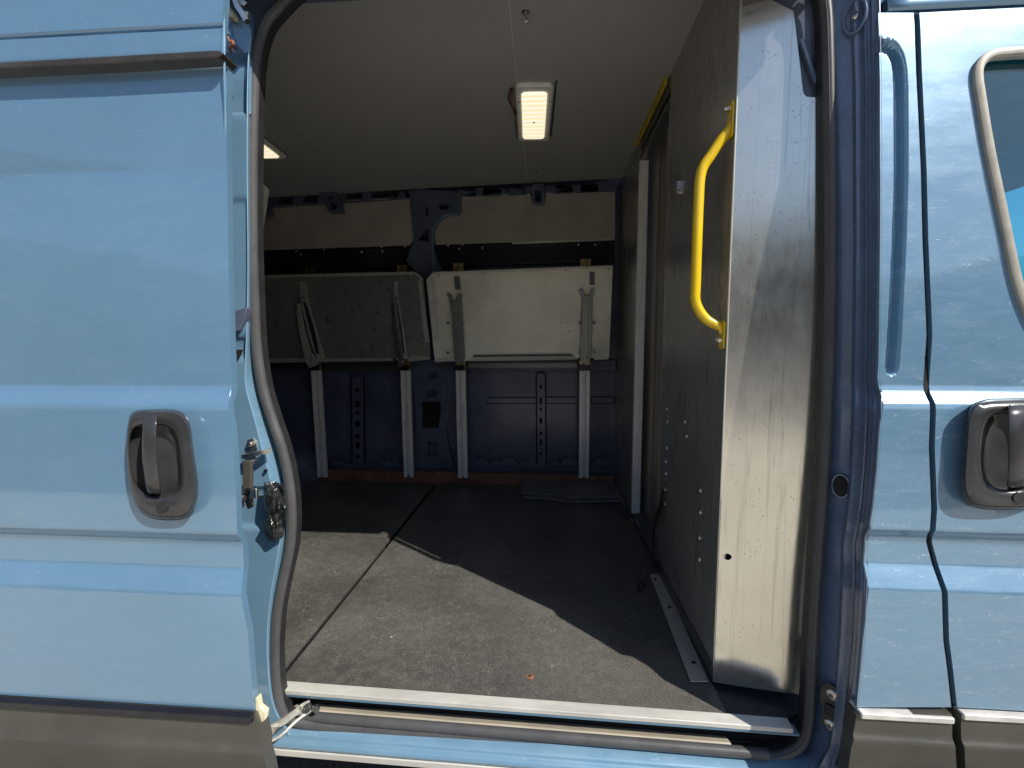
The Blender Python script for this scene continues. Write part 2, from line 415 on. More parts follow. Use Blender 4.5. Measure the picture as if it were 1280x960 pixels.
def skin(name, loops_xz, Y0, mat, parent, thick=.03, P=PROF, xs=(), zs=(), disp=None, bevel=.003, label=None, sharp=26):
    """body panel: an outline in x,z cut into strips and laid on the van's side profile, then thickened inwards"""
    bm = NB(); loops = [[Vector((x, 0, z)) for x, z in l] for l in loops_xz]
    tr = tessellate_polygon(loops); vs = [bm.verts.new(p) for l in loops for p in l]
    for t in tr:
        try: bm.faces.new([vs[i] for i in t])
        except ValueError: pass
    bmesh.ops.recalc_face_normals(bm, faces=bm.faces)
    lo = min(p.z for l in loops for p in l); hi = max(p.z for l in loops for p in l)
    for z in sorted(set(list(ZL)+list(zs)+[round(k_+d_, 5) for k_, _ in P for d_ in (-.010, -.005, -.002, .002, .005, .010)])):
        if lo+.001 < z < hi-.001:
            bmesh.ops.bisect_plane(bm, geom=bm.verts[:]+bm.edges[:]+bm.faces[:], plane_co=(0, 0, z), plane_no=(0, 0, 1))
    for x in xs:
        bmesh.ops.bisect_plane(bm, geom=bm.verts[:]+bm.edges[:]+bm.faces[:], plane_co=(x, 0, 0), plane_no=(1, 0, 0))
    bmesh.ops.remove_doubles(bm, verts=bm.verts, dist=.0004)
    bmesh.ops.dissolve_degenerate(bm, edges=bm.edges, dist=.0004)
    if sum(f.normal.y*f.calc_area() for f in bm.faces) > 0: bmesh.ops.reverse_faces(bm, faces=bm.faces)
    for v in bm.verts:
        x, z = v.co.x, v.co.z
        v.co.y = Y0-sprof(z, P)+(disp(x, z) if disp else 0)
    if not disp: bmesh.ops.dissolve_limit(bm, angle_limit=R_(.05), verts=bm.verts, edges=bm.edges)
    fr = bm.faces[:]; be = [e for e in bm.edges if e.is_boundary]
    cp = {v: bm.verts.new(v.co+Vector((0, thick, 0))) for v in bm.verts[:]}
    for f in fr: bm.faces.new([cp[v] for v in reversed(f.verts)])
    for e in be:
        a, b = e.verts
        try: bm.faces.new((a, b, cp[b], cp[a]))
        except ValueError: pass
    bmesh.ops.recalc_face_normals(bm, faces=bm.faces)
    o = obj(name, bm, mat, parent, label=label)
    for p in o.data.polygons: p.use_smooth = True
    try: o.data.set_sharp_from_angle(angle=R_(sharp))
    except Exception: pass
    return o
YR, YL = .98, .86       # fixed side of the van, and the sliding door standing proud of it

van = thing('van', 'light blue cargo van seen from the side with its sliding door open', 'van', (0, 1.9, 0))

# ---- sliding door, slid open to the left
PL = [(z, o) for z, o in PROF if z < 1.9] + [(1.925, -.045), (1.995, -.047), (1.998, -.043), (2.004, -.026), (2.007, -.024), (2.012, -.023), (2.054, -.024), (2.0555, -.036), (2.0585, -.036), (2.060, -.026), (2.3, -.045), (2.5, -.11)]
dedge = [(278, -60), (280, 0), (281, 80), (283, 200), (285, 300), (288, 420), (290, 478), (287, 500), (290, 540), (295, 610), (303, 680), (304, 715), (310, 790), (317, 880), (318, 888)]
dl = [(lambda p: (p.x, p.z))(onskin(u, v, YL, 0, PL)) for u, v in dedge]
zb = dl[-1][1]
zsd = [1.93, 1.94, 1.95, 1.955, 1.959, 1.963, 1.967, 1.975, 1.985, 1.99, 2.0, 2.055, 2.06, 2.064, 2.067, 2.070, 2.073, 2.076, 2.08, 2.085]
door = skin('sliding_door', [[(-3.4, zb), (-3.4, dl[0][1])]+dl], YL, PAINT, van, .016, PL, xs=[-3, -2.6, -2.2, -1.9, -1.6, -1.4, -1.2, -1.05, -.9, -.8, -.7], zs=zsd, label='light blue sliding door pushed back along the side')
cl = [(lambda p: (p.x, p.z))(onskin(u, v, YL, .006, PL)) for u, v in [(319, 893), (323, 905), (334, 962), (343, 1010)]]
cp = [(lambda p: (p.x, p.z))(onskin(u, v, YL, .006, PL)) for u, v in [(306, 893)]][0]
dclad = skin('door_cladding', [[(-3.4, zb-.006), (-3.4, .44)]+[(cl[3][0], .44)]+list(reversed(cl))], YL-.006, CLAD, door, .03, PL, xs=[-2.5, -2, -1.5, -1.2, -1, -.9, -.8, -.7], bevel=.008)
bm = NB(); ya = YL-.006
for (x0, x1) in ((-3.4, cl[0][0]-.004),):
    rows = []
    for dy, dz in ((-.001, .006), (-.010, .002), (-.0125, -.010), (.0, -.014), (.004, .002)):
        rows.append([Vector((x, ya-sprof(zb-.01)+.004+dy, zb-.006+dz)) for x in (x0, -1.5, -1, x1)])
    vv = loft(bm, [list(r) for r in zip(*rows)], True); bm.faces.new(vv[0]); bm.faces.new(list(reversed(vv[-1])))
bmesh.ops.recalc_face_normals(bm, faces=bm.faces); obj('cladding_edge', bm, BLACKM, dclad, bevel=.002)
bm = NB(); pts = [(-700, 120), (0, 81.5), (140, 73), (270, 65), (278, 65.5), (282, 69), (276, 74.5), (268, 75), (140, 83.5), (0, 92.5), (-700, 132)]
up_ = [onskin(u, v, YL, 0, PL) for u, v in pts]; yref = YL-sprof(2.012, PL)
prism(bm, [[Vector((p.x, yref-.006, p.z)) for p in up_]], (0, .045, 0)); obj('rail_cover', bm, simple('brown_black_strip', (.05, .043, .038), .3, 0, 20, .3), door, bevel=.003, label='dark plastic strip along the top of the sliding door')
# folded bright edge down the front of the door
bm = NB(); pth = smooth_path([onskin(u-.5, v, YL, -.004, PL) for u, v in dedge], 4)
tube(bm, pth, circ(.0022, 6)); obj('door_edge', bm, PAINT_JAMB, door, smooth=60)

def bezel_handle(px_outer, px_inner, Y0, parent, lever_px, mirror_key=None):
    """bezel, cup and lever modelled as a relief standing on the door skin"""
    ctr = (sum(p[0] for p in px_outer)/len(px_outer), sum(p[1] for p in px_outer)/len(px_outer))
    def to3(u, v, h): return onskin(u, v, Y0, h)
    def resamp(loop, n=72):
        P = smooth_path([(a, b, 0) for a, b in loop], 8, True)
        P = [(p.x, p.y) for p in P]; out = []
        for i in range(n):
            a = 2*math.pi*i/n; dx, dy = math.cos(a), math.sin(a); best = None
            for j in range(len(P)):
                x1, y1 = P[j][0]-ctr[0], P[j][1]-ctr[1]; x2, y2 = P[(j+1) % len(P)][0]-ctr[0], P[(j+1) % len(P)][1]-ctr[1]
                den = dx*(y2-y1)-dy*(x2-x1)
                if abs(den) < 1e-9: continue
                t = (x1*(y2-y1)-y1*(x2-x1))/den; s = (x1*dy-y1*dx)/den
                if t > 0 and -1e-6 <= s <= 1+1e-6 and (best is None or t > best): best = t
            out.append((ctr[0]+dx*best, ctr[1]+dy*best))
        return out
    O, I = resamp(px_outer), resamp(px_inner)
    levels = [(-.04, -.004), (-.04, .005), (0, .006), (0, .014), (.05, .021), (.16, .026), (.5, .0275), (.82, .027), (.94, .024), (1.0, .019), (1.06, .004)]
    def P(i, s): return (O[i][0]+(I[i][0]-O[i][0])*s, O[i][1]+(I[i][1]-O[i][1])*s)
    bm = NB(); rows = []
    for s, h in levels: rows.append([to3(*P(i, s), h) for i in range(72)])
    for k, h in ((.75, .001), (.4, .0), (.1, .0)):
        rows.append([to3(ctr[0]+(P(i, 1.06)[0]-ctr[0])*k, ctr[1]+(P(i, 1.06)[1]-ctr[1])*k, h+.0015) for i in range(72)])
    vv = loft(bm, rows, True); bm.faces.new(vv[-1]); bmesh.ops.recalc_face_normals(bm, faces=bm.faces)
    h = obj('door_handle', bm, HANDLE, parent, smooth=50)
    # lever
    bm = NB(); n = len(lever_px); rings = []
    for i, (u, v, hw) in enumerate(lever_px):
        t = i/(n-1); hh = .024+.022*math.sin(math.pi*min(1, t*1.05))**.6 if 0 < t < 1 else .012
        ring = []
        for a in range(12):
            an = 2*math.pi*a/12; cx = math.copysign(abs(math.cos(an))**.6, math.cos(an)); sy = math.copysign(abs(math.sin(an))**.6, math.sin(an))
            ring.append(onskin(u+hw*cx, v, Y0, hh+.006*sy))
        rings.append(ring)
    vv = loft(bm, rings, True); bm.faces.new(vv[0]); bm.faces.new(list(reversed(vv[-1]))); bmesh.ops.recalc_face_normals(bm, faces=bm.faces)
    obj('lever', bm, HANDLE, h, smooth=60)
    # key lock
    u, v = mirror_key; bm = NB(); c = onskin(u, v, Y0, .026); disc(bm, c, (0, -1, .1), .011, .004, 20)
    obj('key_lock', bm, RUBBER_D, h, smooth=40)
    return h
outerL = [(166, 516), (190, 512.5), (222, 514), (236, 528), (241, 560), (246.5, 600), (246, 622), (238, 642), (222, 649), (190, 647), (172, 634), (162, 605), (158, 565), (160, 532)]
innerL = [(174, 533), (196, 531), (213, 535), (222, 550), (225.5, 580), (226, 603), (219, 616), (203, 620), (186, 619), (174, 610), (165, 590), (162, 560), (165, 540)]
leverL = [(190, 519, 6), (188.5, 522, 8), (187, 532, 9), (186.5, 550, 9.5), (187, 575, 9.5), (190, 600, 9), (192.5, 614, 9), (193, 619, 8)]
bezel_handle(outerL, innerL, YL, door, leverL, (204, 634))

# roller arm at the door's lower front corner, latch and sealant
bm = NB(); pth = smooth_path([PY(318, 932, .93), PY(338, 914, .95), PY(358, 900, 1.0), PY(375, 888, 1.045), PY(388, 882, 1.06)], 5)
tube(bm, pth, [(-.011, -.004), (.011, -.004), (.013, .004), (.008, .010), (-.008, .010), (-.013, .004)])
pth2 = [PY(330, 930, .96), PY(350, 920, .99), PY(372, 900, 1.03), PY(392, 886, 1.06)]
tube(bm, smooth_path(pth2, 4), circ(.004, 8))
arm = obj('roller_arm', bm, ALU_BR, door, smooth=45, label='greasy steel roller arm at the foot of the sliding door')
bm = NB(); disc(bm, PY(386, 884, 1.05), (0, -1, .4), .010, .010, 14, .002); disc(bm, PY(396, 884, 1.055), (.4, -1, .2), .008, .012, 14); obj('roller', bm, ALU_BRD, arm, smooth=40)
bm = NB(); disc(bm, PY(377, 885, 1.036), (-.1, -1, .5), .004, .004, 8); obj('bolt', bm, ZINC, arm, smooth=40)
bm = NB(); prism(bm, [[onskin(u, v, YL, -.003, PL) for u, v in [(318, 873), (323, 871), (325, 884), (333, 890), (332, 900), (326, 905), (321, 912), (319, 895)]]], (.0, .012, 0))
obj('sealant_blob', bm, CREAM, door, bevel=.003, label='chipped cream sealant at the lower corner')
# latch on the door's edge
bm = NB(); pts = [(303, 576), (313, 576), (314, 600), (312, 622), (316, 634), (309, 637), (303, 620)]
prism(bm, [[PY(u, v, .95) for u, v in pts]], (0, .01, 0)); lat = obj('latch', bm, CLAD, door, bevel=.002)
bm = NB(); disc(bm, PY(300, 612, .935), (1, -1, 0), .008, .014, 14); disc(bm, PY(301, 622, .935), (1, -1, 0), .009, .014, 14, .003); disc(bm, PY(300, 630, .935), (1, -1, 0), .007, .012, 14); obj('latch_roller', bm, RUBBER_D, lat, smooth=50)
bm = NB(); a = PY(306, 615, .93); box(bm, a.x-.004, a.x+.022, a.y, a.y+.012, a.z-.006, a.z+.006); obj('catch_arm', bm, BLACKM, lat, bevel=.002)
bm = NB(); a = PY(317, 617, .925); box(bm, a.x-.008, a.x+.008, a.y-.002, a.y+.006, a.z-.011, a.z+.011); obj('catch_tip', bm, ZINC, lat, bevel=.002)

# ---- jamb behind the sliding door (rear edge of the doorway)
YJ = 1.035
E = [(270, 12), (288, 18), (301, 25), (310, 33), (312, 45), (309, 90), (308, 200), (309, 320), (308, 400), (306, 450), (306, 482), (316, 520), (328, 566), (338, 605), (346, 640), (349, 670), (344, 705), (337, 745), (333, 790), (334, 840), (340, 880), (352, 905), (365, 925)]
Es = smooth_path([(u, v, 0) for u, v in E], 5)
jl = [(lambda p: (p.x, p.z))(JP(p.x, p.y)) for p in Es]
def jdisp(x, z):
    d = .03*max(0, z-.5)
    # pressed pocket at the top, shallow steps lower down
    def pocket(x0, x1, z0, z1, dep, r=.012):
        e = min(x-x0, x1-x, z-z0, z1-z); return dep*max(0, min(1, e/r))
    d += pocket(-.99, -.672, 1.99, 2.13, .014)
    d += pocket(-.99, -.66, 1.50, 1.80, .004)
    d += pocket(-.99, -.655, 1.41, 1.47, .008)
    d += pocket(-.99, -.60, .99, 1.10, .008)
    return d
xs = [-.85+.008*i for i in range(40)]
jamb = skin('rear_door_jamb', [[(-3.3, jl[-1][1]), (-3.3, jl[0][1])]+jl], YJ, PAINT_JAMB, van, .004, [(0, 0), (3, 0)], xs=xs, zs=[.6+.012*i for i in range(140)], disp=jdisp, bevel=None, label='pale blue painted door jamb left of the opening')
inner = [(290, -10), (305, 0), (318, 12), (322, 30), (321, 48), (316, 90), (315, 200), (315, 320), (317, 400), (318, 440), (325, 480), (335, 520), (350, 566), (359, 605), (362, 640), (361, 670), (357, 705), (349, 745), (344, 790), (344, 840), (350, 880), (362, 900), (380, 915)]
Is = smooth_path([(u, v, 0) for u, v in inner], 5)
bm = NB(); loft(bm, [[JP(p.x, p.y) for p in Es], [JP(p.x+1.5, p.y, .003) for p in Es], [(JP(p.x, p.y)*.4+SP(q.x, q.y, .02)*.6) for p, q in zip(Es, Is)], [SP(q.x, q.y, .022) for q in Is], [SP(q.x+6, q.y, .055) for q in Is]])
o = obj('jamb_flange', bm, PAINT_JAMB, jamb, smooth=50); s = o.modifiers.new('t', 'SOLIDIFY'); s.thickness = .003; s.offset = 0
# striker / hinge bracket on the jamb, bolts, small rubber stops
bm = NB(); prism(bm, [[JP(u, v, 0-.002) for u, v in [(307, 556), (309, 550), (316, 548), (321, 552), (322, 566), (318, 580), (310, 582), (307, 572)]]], (0, .004, 0))
stk = obj('striker_plate', bm, ZINC, jamb, bevel=.001)
bm = NB(); tube(bm, smooth_path([JP(306, 570, 0-.02), JP(316, 568, 0-.024), JP(328, 565, 0-.022), JP(337, 563, 0-.01)], 4), [(-.005, -.01), (.005, -.01), (.005, .01), (-.005, .01)]); obj('striker_pin', bm, ZINC, stk, smooth=40)
for u, v in ((313, 555), (316, 577)):
    bm = NB(); disc(bm, JP(u, v, 0-.004), (0, -1, 0), .0065, .006, 12, .002); obj('bolt', bm, ZINC, stk, smooth=40)
for u, v, mt in ((333, 588, BLACKM), (294, 60, RUST), (290, 122, DARK), (304, 405, ZINC), (297, 410, ZINC)):
    bm = NB(); disc(bm, JP(u, v, 0-.002), (0, -1, 0), .004, .006, 10, .001); obj('stud', bm, mt, jamb, smooth=40)
bm = NB(); prism(bm, [[JP(u, v, 0-.012) for u, v in [(289, 390), (308, 384), (307, 398), (299, 413), (290, 416)]]], (0, .02, 0)); obj('guide_bracket', bm, PAINT_IN, jamb, bevel=.002)
bm = NB(); prism(bm, [[JP(u, v, 0-.008) for u, v in [(291, 437), (301, 437), (297, 446), (293, 454)]]], (0, .01, 0)); obj('rubber_stop', bm, DARK, jamb, bevel=.001)
# broken sealant and wire stub at the top of the jamb
bm = NB(); prism(bm, [[JP(u, v, 0-.02) for u, v in [(280, 4), (287, 8), (292, 17), (290, 22), (281, 19)]]], (0, .02, 0)); obj('sealant_strip', bm, CREAM, jamb, bevel=.003)
bm = NB(); tube(bm, smooth_path([JP(282, 20, 0-.01), JP(283, 38, 0-.012), JP(286, 50, 0-.02), JP(289, 54, 0-.015)], 4), circ(.002, 6)); obj('wire_stub', bm, RUST, jamb, smooth=60)
bm = NB(); tube(bm, smooth_path([JP(288, 50, 0-.01), JP(292, 54, 0-.02), JP(287, 60, 0-.015), JP(290, 66, 0-.006)], 4), circ(.0035, 6)); obj('torn_clip', bm, RUST, jamb, smooth=60)

# crumpled black film stuffed in the jamb
bm = NB(); c0 = JP(341, 638, 0-.012)
outl = [(330, 603), (344, 602), (354, 606), (357, 625), (357, 650), (354, 671), (344, 678), (335, 675), (328, 658), (333, 648), (329, 630)]
cx = sum(p[0] for p in outl)/len(outl); cy = sum(p[1] for p in outl)/len(outl)
OS = [(u, v) for u, v in outl]; rows = []
for k, h in ((1.0, 0), (.95, .012), (.72, .020), (.42, .024), (.15, .022)):
    rows.append([PY(cx+(u-cx)*k+random.uniform(-2, 2)*(h > 0), cy+(v-cy)*k+random.uniform(-3, 3)*(h > 0), YJ-.001-h-(random.uniform(-.009, .010) if h else 0)) for u, v in OS])
vv = loft(bm, rows, True); bm.faces.new(vv[-1]); bmesh.ops.recalc_face_normals(bm, faces=bm.faces)
bmesh.ops.subdivide_edges(bm, edges=bm.edges[:], cuts=2, use_grid_fill=True, smooth=.12)
tag(obj('plastic_film', bm, WRAP, None, smooth=50), 'crumpled black plastic film stuffed beside the rubber door seal', 'plastic')

# ---- rubber door seal, one closed loop
sealL = [(347, 12), (332, 32), (322, 65), (318, 110), (316, 200), (316, 300), (318, 370), (321, 430), (328, 480), (340, 522), (354, 565), (362, 605), (365, 645), (363, 680), (356, 715), (348, 755), (344, 800), (345, 850), (352, 884), (366, 900)]
sealR = [(955, 945), (985, 940), (1004, 926), (1011, 900), (1013, 870), (1017, 780), (1022, 700), (1029, 600), (1034, 500), (1037, 400), (1038, 300), (1037, 180), (1035, 80), (1032, 10), (1022, -18), (995, -32)]
sealT = [(405, -24), (372, -12)]
pth = [SP(u, v) for u, v in sealL]+[PY(u, v, 1.060) for u, v in ((420, 908), (560, 916), (720, 927), (860, 938))]+[SP(u, v) for u, v in sealR]+[SP(700, -26)]+[SP(u, v) for u, v in sealT]
pth = smooth_path(pth, 6, True)
bm = NB()
bulb = [(.0115*math.cos(a)*(1+.12*math.cos(3*a)), .014*math.sin(a)) for a in [2*math.pi*i/16 for i in range(16)]]
tube(bm, pth, bulb, (0, 1, 0), True)
seal = obj('door_seal', bm, RUBBER, van, smooth=60, label='grey rubber seal round the side doorway')
cen = sum((p for p in pth), Vector())/len(pth)
def inset(pth, d, dy):
    out = []; N = len(pth)
    for i, p in enumerate(pth):
        t = (pth[(i+1) % N]-pth[i-1]).normalized(); s = t.cross(Vector((0, 1, 0))).normalized()
        if s.dot(cen-p) < 0: s = -s
        out.append(p+s*d+Vector((0, dy, 0)))
    return out
bm = NB(); tube(bm, inset(pth, .010, .010), [(-.003, -.008), (.003, -.010), (.004, .012), (-.003, .012)], (0, 1, 0), True)
obj('seal_lip', bm, RUBBER_D, seal, smooth=40)
bm = NB(); tube(bm, inset(pth, .005, -.010), circ(.0025, 8), (0, 1, 0), True)
obj('seal_bead', bm, RUBBER, seal, smooth=60)

# ---- front door pillar: lofted from the outer edge in to the seal
RV = [-60, 0, 60, 100, 200, 300, 400, 455, 472, 490, 530, 580, 630, 655, 680, 720, 800, 870, 910, 935, 962]
C0 = [1098, 1098, 1099, 1100, 1100, 1100, 1099, 1098, 1097, 1101, 1100, 1097, 1092, 1088, 1082, 1083, 1079, 1072, 1068, 1066, 1063]
CS = [1036, 1038, 1040, 1042, 1043, 1044, 1043, 1042, 1041, 1040, 1039, 1037, 1034, 1032, 1030, 1029, 1025, 1021, 1018, 1011, 985]
FR = [(0, 0), (.02, .16), (.07, .20), (.14, .22), (.17, .34), (.24, .36), (.27, .30), (.30, .33), (.34, .52), (.52, .56), (.57, .66), (.60, .74), (.78, .86), (1.0, 1.0), (1.12, 1.1)]
def interp(xs_, ys_, x):
    for (a, b), (c, d) in zip(zip(xs_, ys_), zip(xs_[1:], ys_[1:])):
        if x <= c: return b+(d-b)*(x-a)/(c-a)
    return ys_[-1]
rows = []
vlist = [-60+8*i for i in range(129)]
for v in vlist:
    c0 = interp(RV, C0, v); cs = interp(RV, CS, v); p0 = onskin(c0, v, YR); row = []
    for a, b in FR:
        row.append(PY(c0+(cs-c0)*a, v, p0.y+.001+(SP(cs, v, .007).y-p0.y)*b))
    rows.append(row)
bm = NB(); loft(bm, rows); bmesh.ops.recalc_face_normals(bm, faces=bm.faces)
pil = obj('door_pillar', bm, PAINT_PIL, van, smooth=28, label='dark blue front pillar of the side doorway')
s = pil.modifiers.new('t', 'SOLIDIFY'); s.thickness = .003; s.offset = 1
def onpil(u, v):
    c0 = interp(RV, C0, v); cs = interp(RV, CS, v); p0 = onskin(c0, v, YR); fr = (u-c0)/(cs-c0)
    b = interp([a for a, _ in FR], [b for _, b in FR], fr); return PY(u, v, p0.y+.001+(SP(cs, v, .007).y-p0.y)*b)
pn = Vector((-.75, -.65, 0)).normalized()
bm = NB(); c = onpil(1052, 607)
a1 = Vector((-pn.y, pn.x, 0)).normalized()
ring = [c+a1*(.017*math.cos(t))+Vector((0, 0, 1))*(.026*math.sin(t))+pn*.004 for t in [2*math.pi*i/24 for i in range(24)]]
prism(bm, [ring], pn*.0012); obj('grommet_hole', bm, DARK, pil)
bm = NB(); tube(bm, [p+pn*.001 for p in ring], circ(.0022, 6), pn, True); obj('hole_rim', bm, PAINT_PIL, pil, smooth=60)
# contact plate low on the pillar
bm = NB(); c = onpil(1040, 883)
def ploc(du, dz, h): return c+a1*du+Vector((0, 0, 1))*dz+pn*h
outl = [(-.020, .045), (-.006, .058), (.012, .050), (.022, .030), (.016, -.010), (.008, -.050), (-.004, -.060), (-.016, -.048), (-.016, -.012), (-.024, .010)]
prism(bm, [[ploc(x, z, .003) for x, z in outl]], pn*.006); cpl = obj('contact_plate', bm, CLAD, pil, bevel=.002)
for dz in (.034, -.040):
    bm = NB(); disc(bm, ploc(.001, dz, .009), pn, .012, .003, 20, .003); obj('screw', bm, ZINC, cpl, smooth=40)
    bm = NB(); disc(bm, ploc(.001, dz, .0135), pn, .005, .002, 12); obj('screw_socket', bm, ALU_BRD, cpl, smooth=40)
bm = NB(); q = [ploc(x, z, .009) for x, z in rrect(0, -.004, .022, .026, .004)]; prism(bm, [q], pn*.007); obj('contact_block', bm, RUBBER_D, cpl, bevel=.002)
# upper pressed cup and bolt
bm = NB(); c = onpil(1070, 22); ring = [c+a1*(.020*math.cos(t))+Vector((0, 0, 1))*(.034*math.sin(t))+pn*.006 for t in [2*math.pi*i/24 for i in range(24)]]
tube(bm, ring, circ(.0035, 6), pn, True); obj('pressed_ring', bm, PAINT_PIL, pil, smooth=60)
bm = NB(); disc(bm, c+pn*.003, pn, .006, .004, 12, .002); obj('bolt', bm, ZINC, pil, smooth=50)

# ---- outer panel right of the doorway, with its pressed channel
seam = [(1142, 16), (1145, 90), (1148, 150), (1153, 300), (1158, 420), (1161, 560), (1164, 636), (1160, 666), (1165, 705), (1179, 800), (1189, 884)]
oedge = [(u, v) for v, u in zip(RV, C0) if 16 <= v <= 884]
oedge = [(1098, 16)]+oedge+[(1071, 884)]
sk = lambda u, v, e=0: (lambda p: (p.x, p.z))(onskin(u, v, YR, e))
chan = smooth_path([(1090, 56, 0), (1106, 57, 0), (1117, 64, 0), (1124, 84, 0), (1126, 130, 0), (1126, 220, 0), (1123, 320, 0), (1119, 400, 0), (1115, 460, 0)], 6)
chx = [(lambda p: (p.x, p.z))(onskin(p.x, p.y, YR)) for p in chan]
def segd(x, z):
    best = 9
    for (ax, az), (bx, bz) in zip(chx, chx[1:]):
        dx, dz = bx-ax, bz-az; t = max(0, min(1, ((x-ax)*dx+(z-az)*dz)/(dx*dx+dz*dz+1e-12)))
        best = min(best, math.hypot(x-ax-dx*t, z-az-dz*t))
    return best
def cdisp(x, z):
    d = segd(x, z); t = max(0, min(1, (.0140-d)/.006)); return .028*t*t*(3-2*t)
o = skin('side_panel', [[sk(u, v) for u, v in oedge]+[sk(u, v) for u, v in reversed(seam)]], YR, PAINT_R, van, .004, xs=[.66+.0015*i for i in range(120)], zs=[1.38+.004*i for i in range(200)], disp=cdisp, bevel=None, sharp=75, label='narrow blue panel between the side doorway and the cab door')
# roof side above panels
bm = NB(); rows = []
for z in [2.08+.004*0, 2.10, 2.14, 2.2, 2.26, 2.34, 2.42, 2.5, 2.56]:
    rows.append([Vector((x, YR-sprof(z)-.002, z)) for x in (.705, .75, .9, 1.1, 1.5, 2.2)])
SEAMZ = sk(1200, 12)[1]
rows = [[Vector((p.x, YR-sprof(p.z+SEAMZ-2.074), p.z+SEAMZ-2.074)) for p in r] for r in rows]
loft(bm, rows); bmesh.ops.recalc_face_normals(bm, faces=bm.faces)
o = obj('roof_side', bm, PAINT, van, smooth=40); s = o.modifiers.new('t', 'SOLIDIFY'); s.thickness = .004; s.offset = -1
# cladding under it
skc = lambda u, v: sk(u, v, .006)
def yprof(u0, v0): return None
bm_e = [(1071, 893), (1068, 910), (1064, 935), (1060, 965), (1055, 1010)]
sm_e = [(1190, 893), (1193, 930), (1196, 965), (1199, 1010)]
CLB = [(0, 0.060), (3, .060)]
lowclad = skin('cladding', [[skc(u, v) for u, v in bm_e]+[skc(u, v) for u, v in reversed(sm_e)]], YR-.006, CLAD, van, .03, xs=[.75, .8, .85], bevel=.008)
# top edge of the black cladding, coloured pale to imitate a sun glint
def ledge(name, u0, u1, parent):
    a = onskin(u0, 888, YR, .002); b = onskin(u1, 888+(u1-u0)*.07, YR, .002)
    bm = NB(); box(bm, a.x, b.x, a.y-.010, a.y+.03, min(a.z, b.z)-.009, min(a.z, b.z)+.004); return obj(name, bm, GLINT, parent, bevel=.003)
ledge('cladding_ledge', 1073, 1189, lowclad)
# dark gap filler behind the seam
bm = NB(); loft(bm, [[Vector((sk(u, v)[0]-.012, onskin(u, v, YR).y+.012, sk(u, v)[1])) for u, v in seam+[(1200, 1000)]], [Vector((sk(u, v)[0]+.03, onskin(u, v, YR).y+.012, sk(u, v)[1])) for u, v in seam+[(1200, 1000)]]])
obj('door_gap_seal', bm, DARK, van)

# ---- cab door with window
cabe = [(u+7.5, v) for u, v in seam]
cdl = [sk(u, v) for u, v in cabe]
wout = smooth_path([(1400, 62, 0), (1300, 63, 0), (1262, 65, 0), (1240, 68, 0), (1226, 78, 0), (1222, 95, 0), (1226, 125, 0), (1236, 185, 0), (1252, 262, 0), (1266, 330, 0), (1276, 368, 0), (1290, 400, 0), (1312, 424, 0), (1360, 436, 0), (1500, 440, 0)], 5)
wl = [sk(p.x, p.y) for p in wout]; xr = 1.9
wl = [q for q in wl if q[0] < xr]
ctop = cdl[0][1]; cbot = cdl[-1][1]
cab = skin('cab_door', [cdl+[(2.1, cbot), (2.1, ctop)], [(x, z) for x, z in wl]], YR, PAINT_R, van, .03, xs=[.9, .95, 1, 1.05, 1.1, 1.15, 1.2, 1.3, 1.5, 1.7], label='light blue cab door right of the opening')
cc = [skc(u, v) for u, v in [(1201, 893), (1204, 930), (1207, 965), (1210, 1010)]]
skin('door_cladding', [cc+[(2.1, cc[-1][1]), (2.1, cc[0][1])]], YR-.006, CLAD, cab, .03, xs=[.9, 1, 1.2, 1.5], bevel=.008)
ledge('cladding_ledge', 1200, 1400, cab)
# window frame rubber and glass
wp = [onskin(p.x, p.y, YR, .003) for p in wout if onskin(p.x, p.y, YR).x < xr]
bm = NB(); tube(bm, [p+Vector((0, 0, 0)) for p in inset(wp+[], .0, 0)] if False else wp, [(-.008, -.004), (-.003, -.007), (.006, -.006), (.010, -.001), (.009, .012), (-.008, .012)], (0, 1, 0))
obj('window_trim', bm, TRIM_SUNLIT, cab, smooth=40, label='rubber window surround coloured pale to look sunlit')
bm = NB(); pp = [Vector((p.x, p.y+.02, p.z)) for p in wp]; prism(bm, [pp], (0, .004, 0))
obj('window_glass', bm, GLASS, cab)
bm = NB(); q = [Vector((x, onskin(1250, 75, YR).y+.024, z)) for x, z in []]
outerR = [(1211, 514), (1228, 501), (1256, 498.5), (1290, 499), (1306, 512), (1311, 545), (1310, 590), (1304, 620), (1290, 634), (1262, 636.5), (1226, 635), (1209, 627), (1203, 605), (1206, 560)]
innerR = [(1236, 524), (1254, 517), (1278, 518), (1291, 530), (1294, 560), (1290, 596), (1278, 610), (1256, 612), (1238, 606), (1229, 588), (1228, 558)]
leverR = [(1270, 504, 8), (1271, 508, 11), (1272, 520, 12), (1273, 545, 12), (1273, 575, 12), (1272, 595, 12), (1270, 606, 12), (1269, 611, 10)]
bezel_handle(outerR, innerR, YR, cab, leverR, (1272, 622))
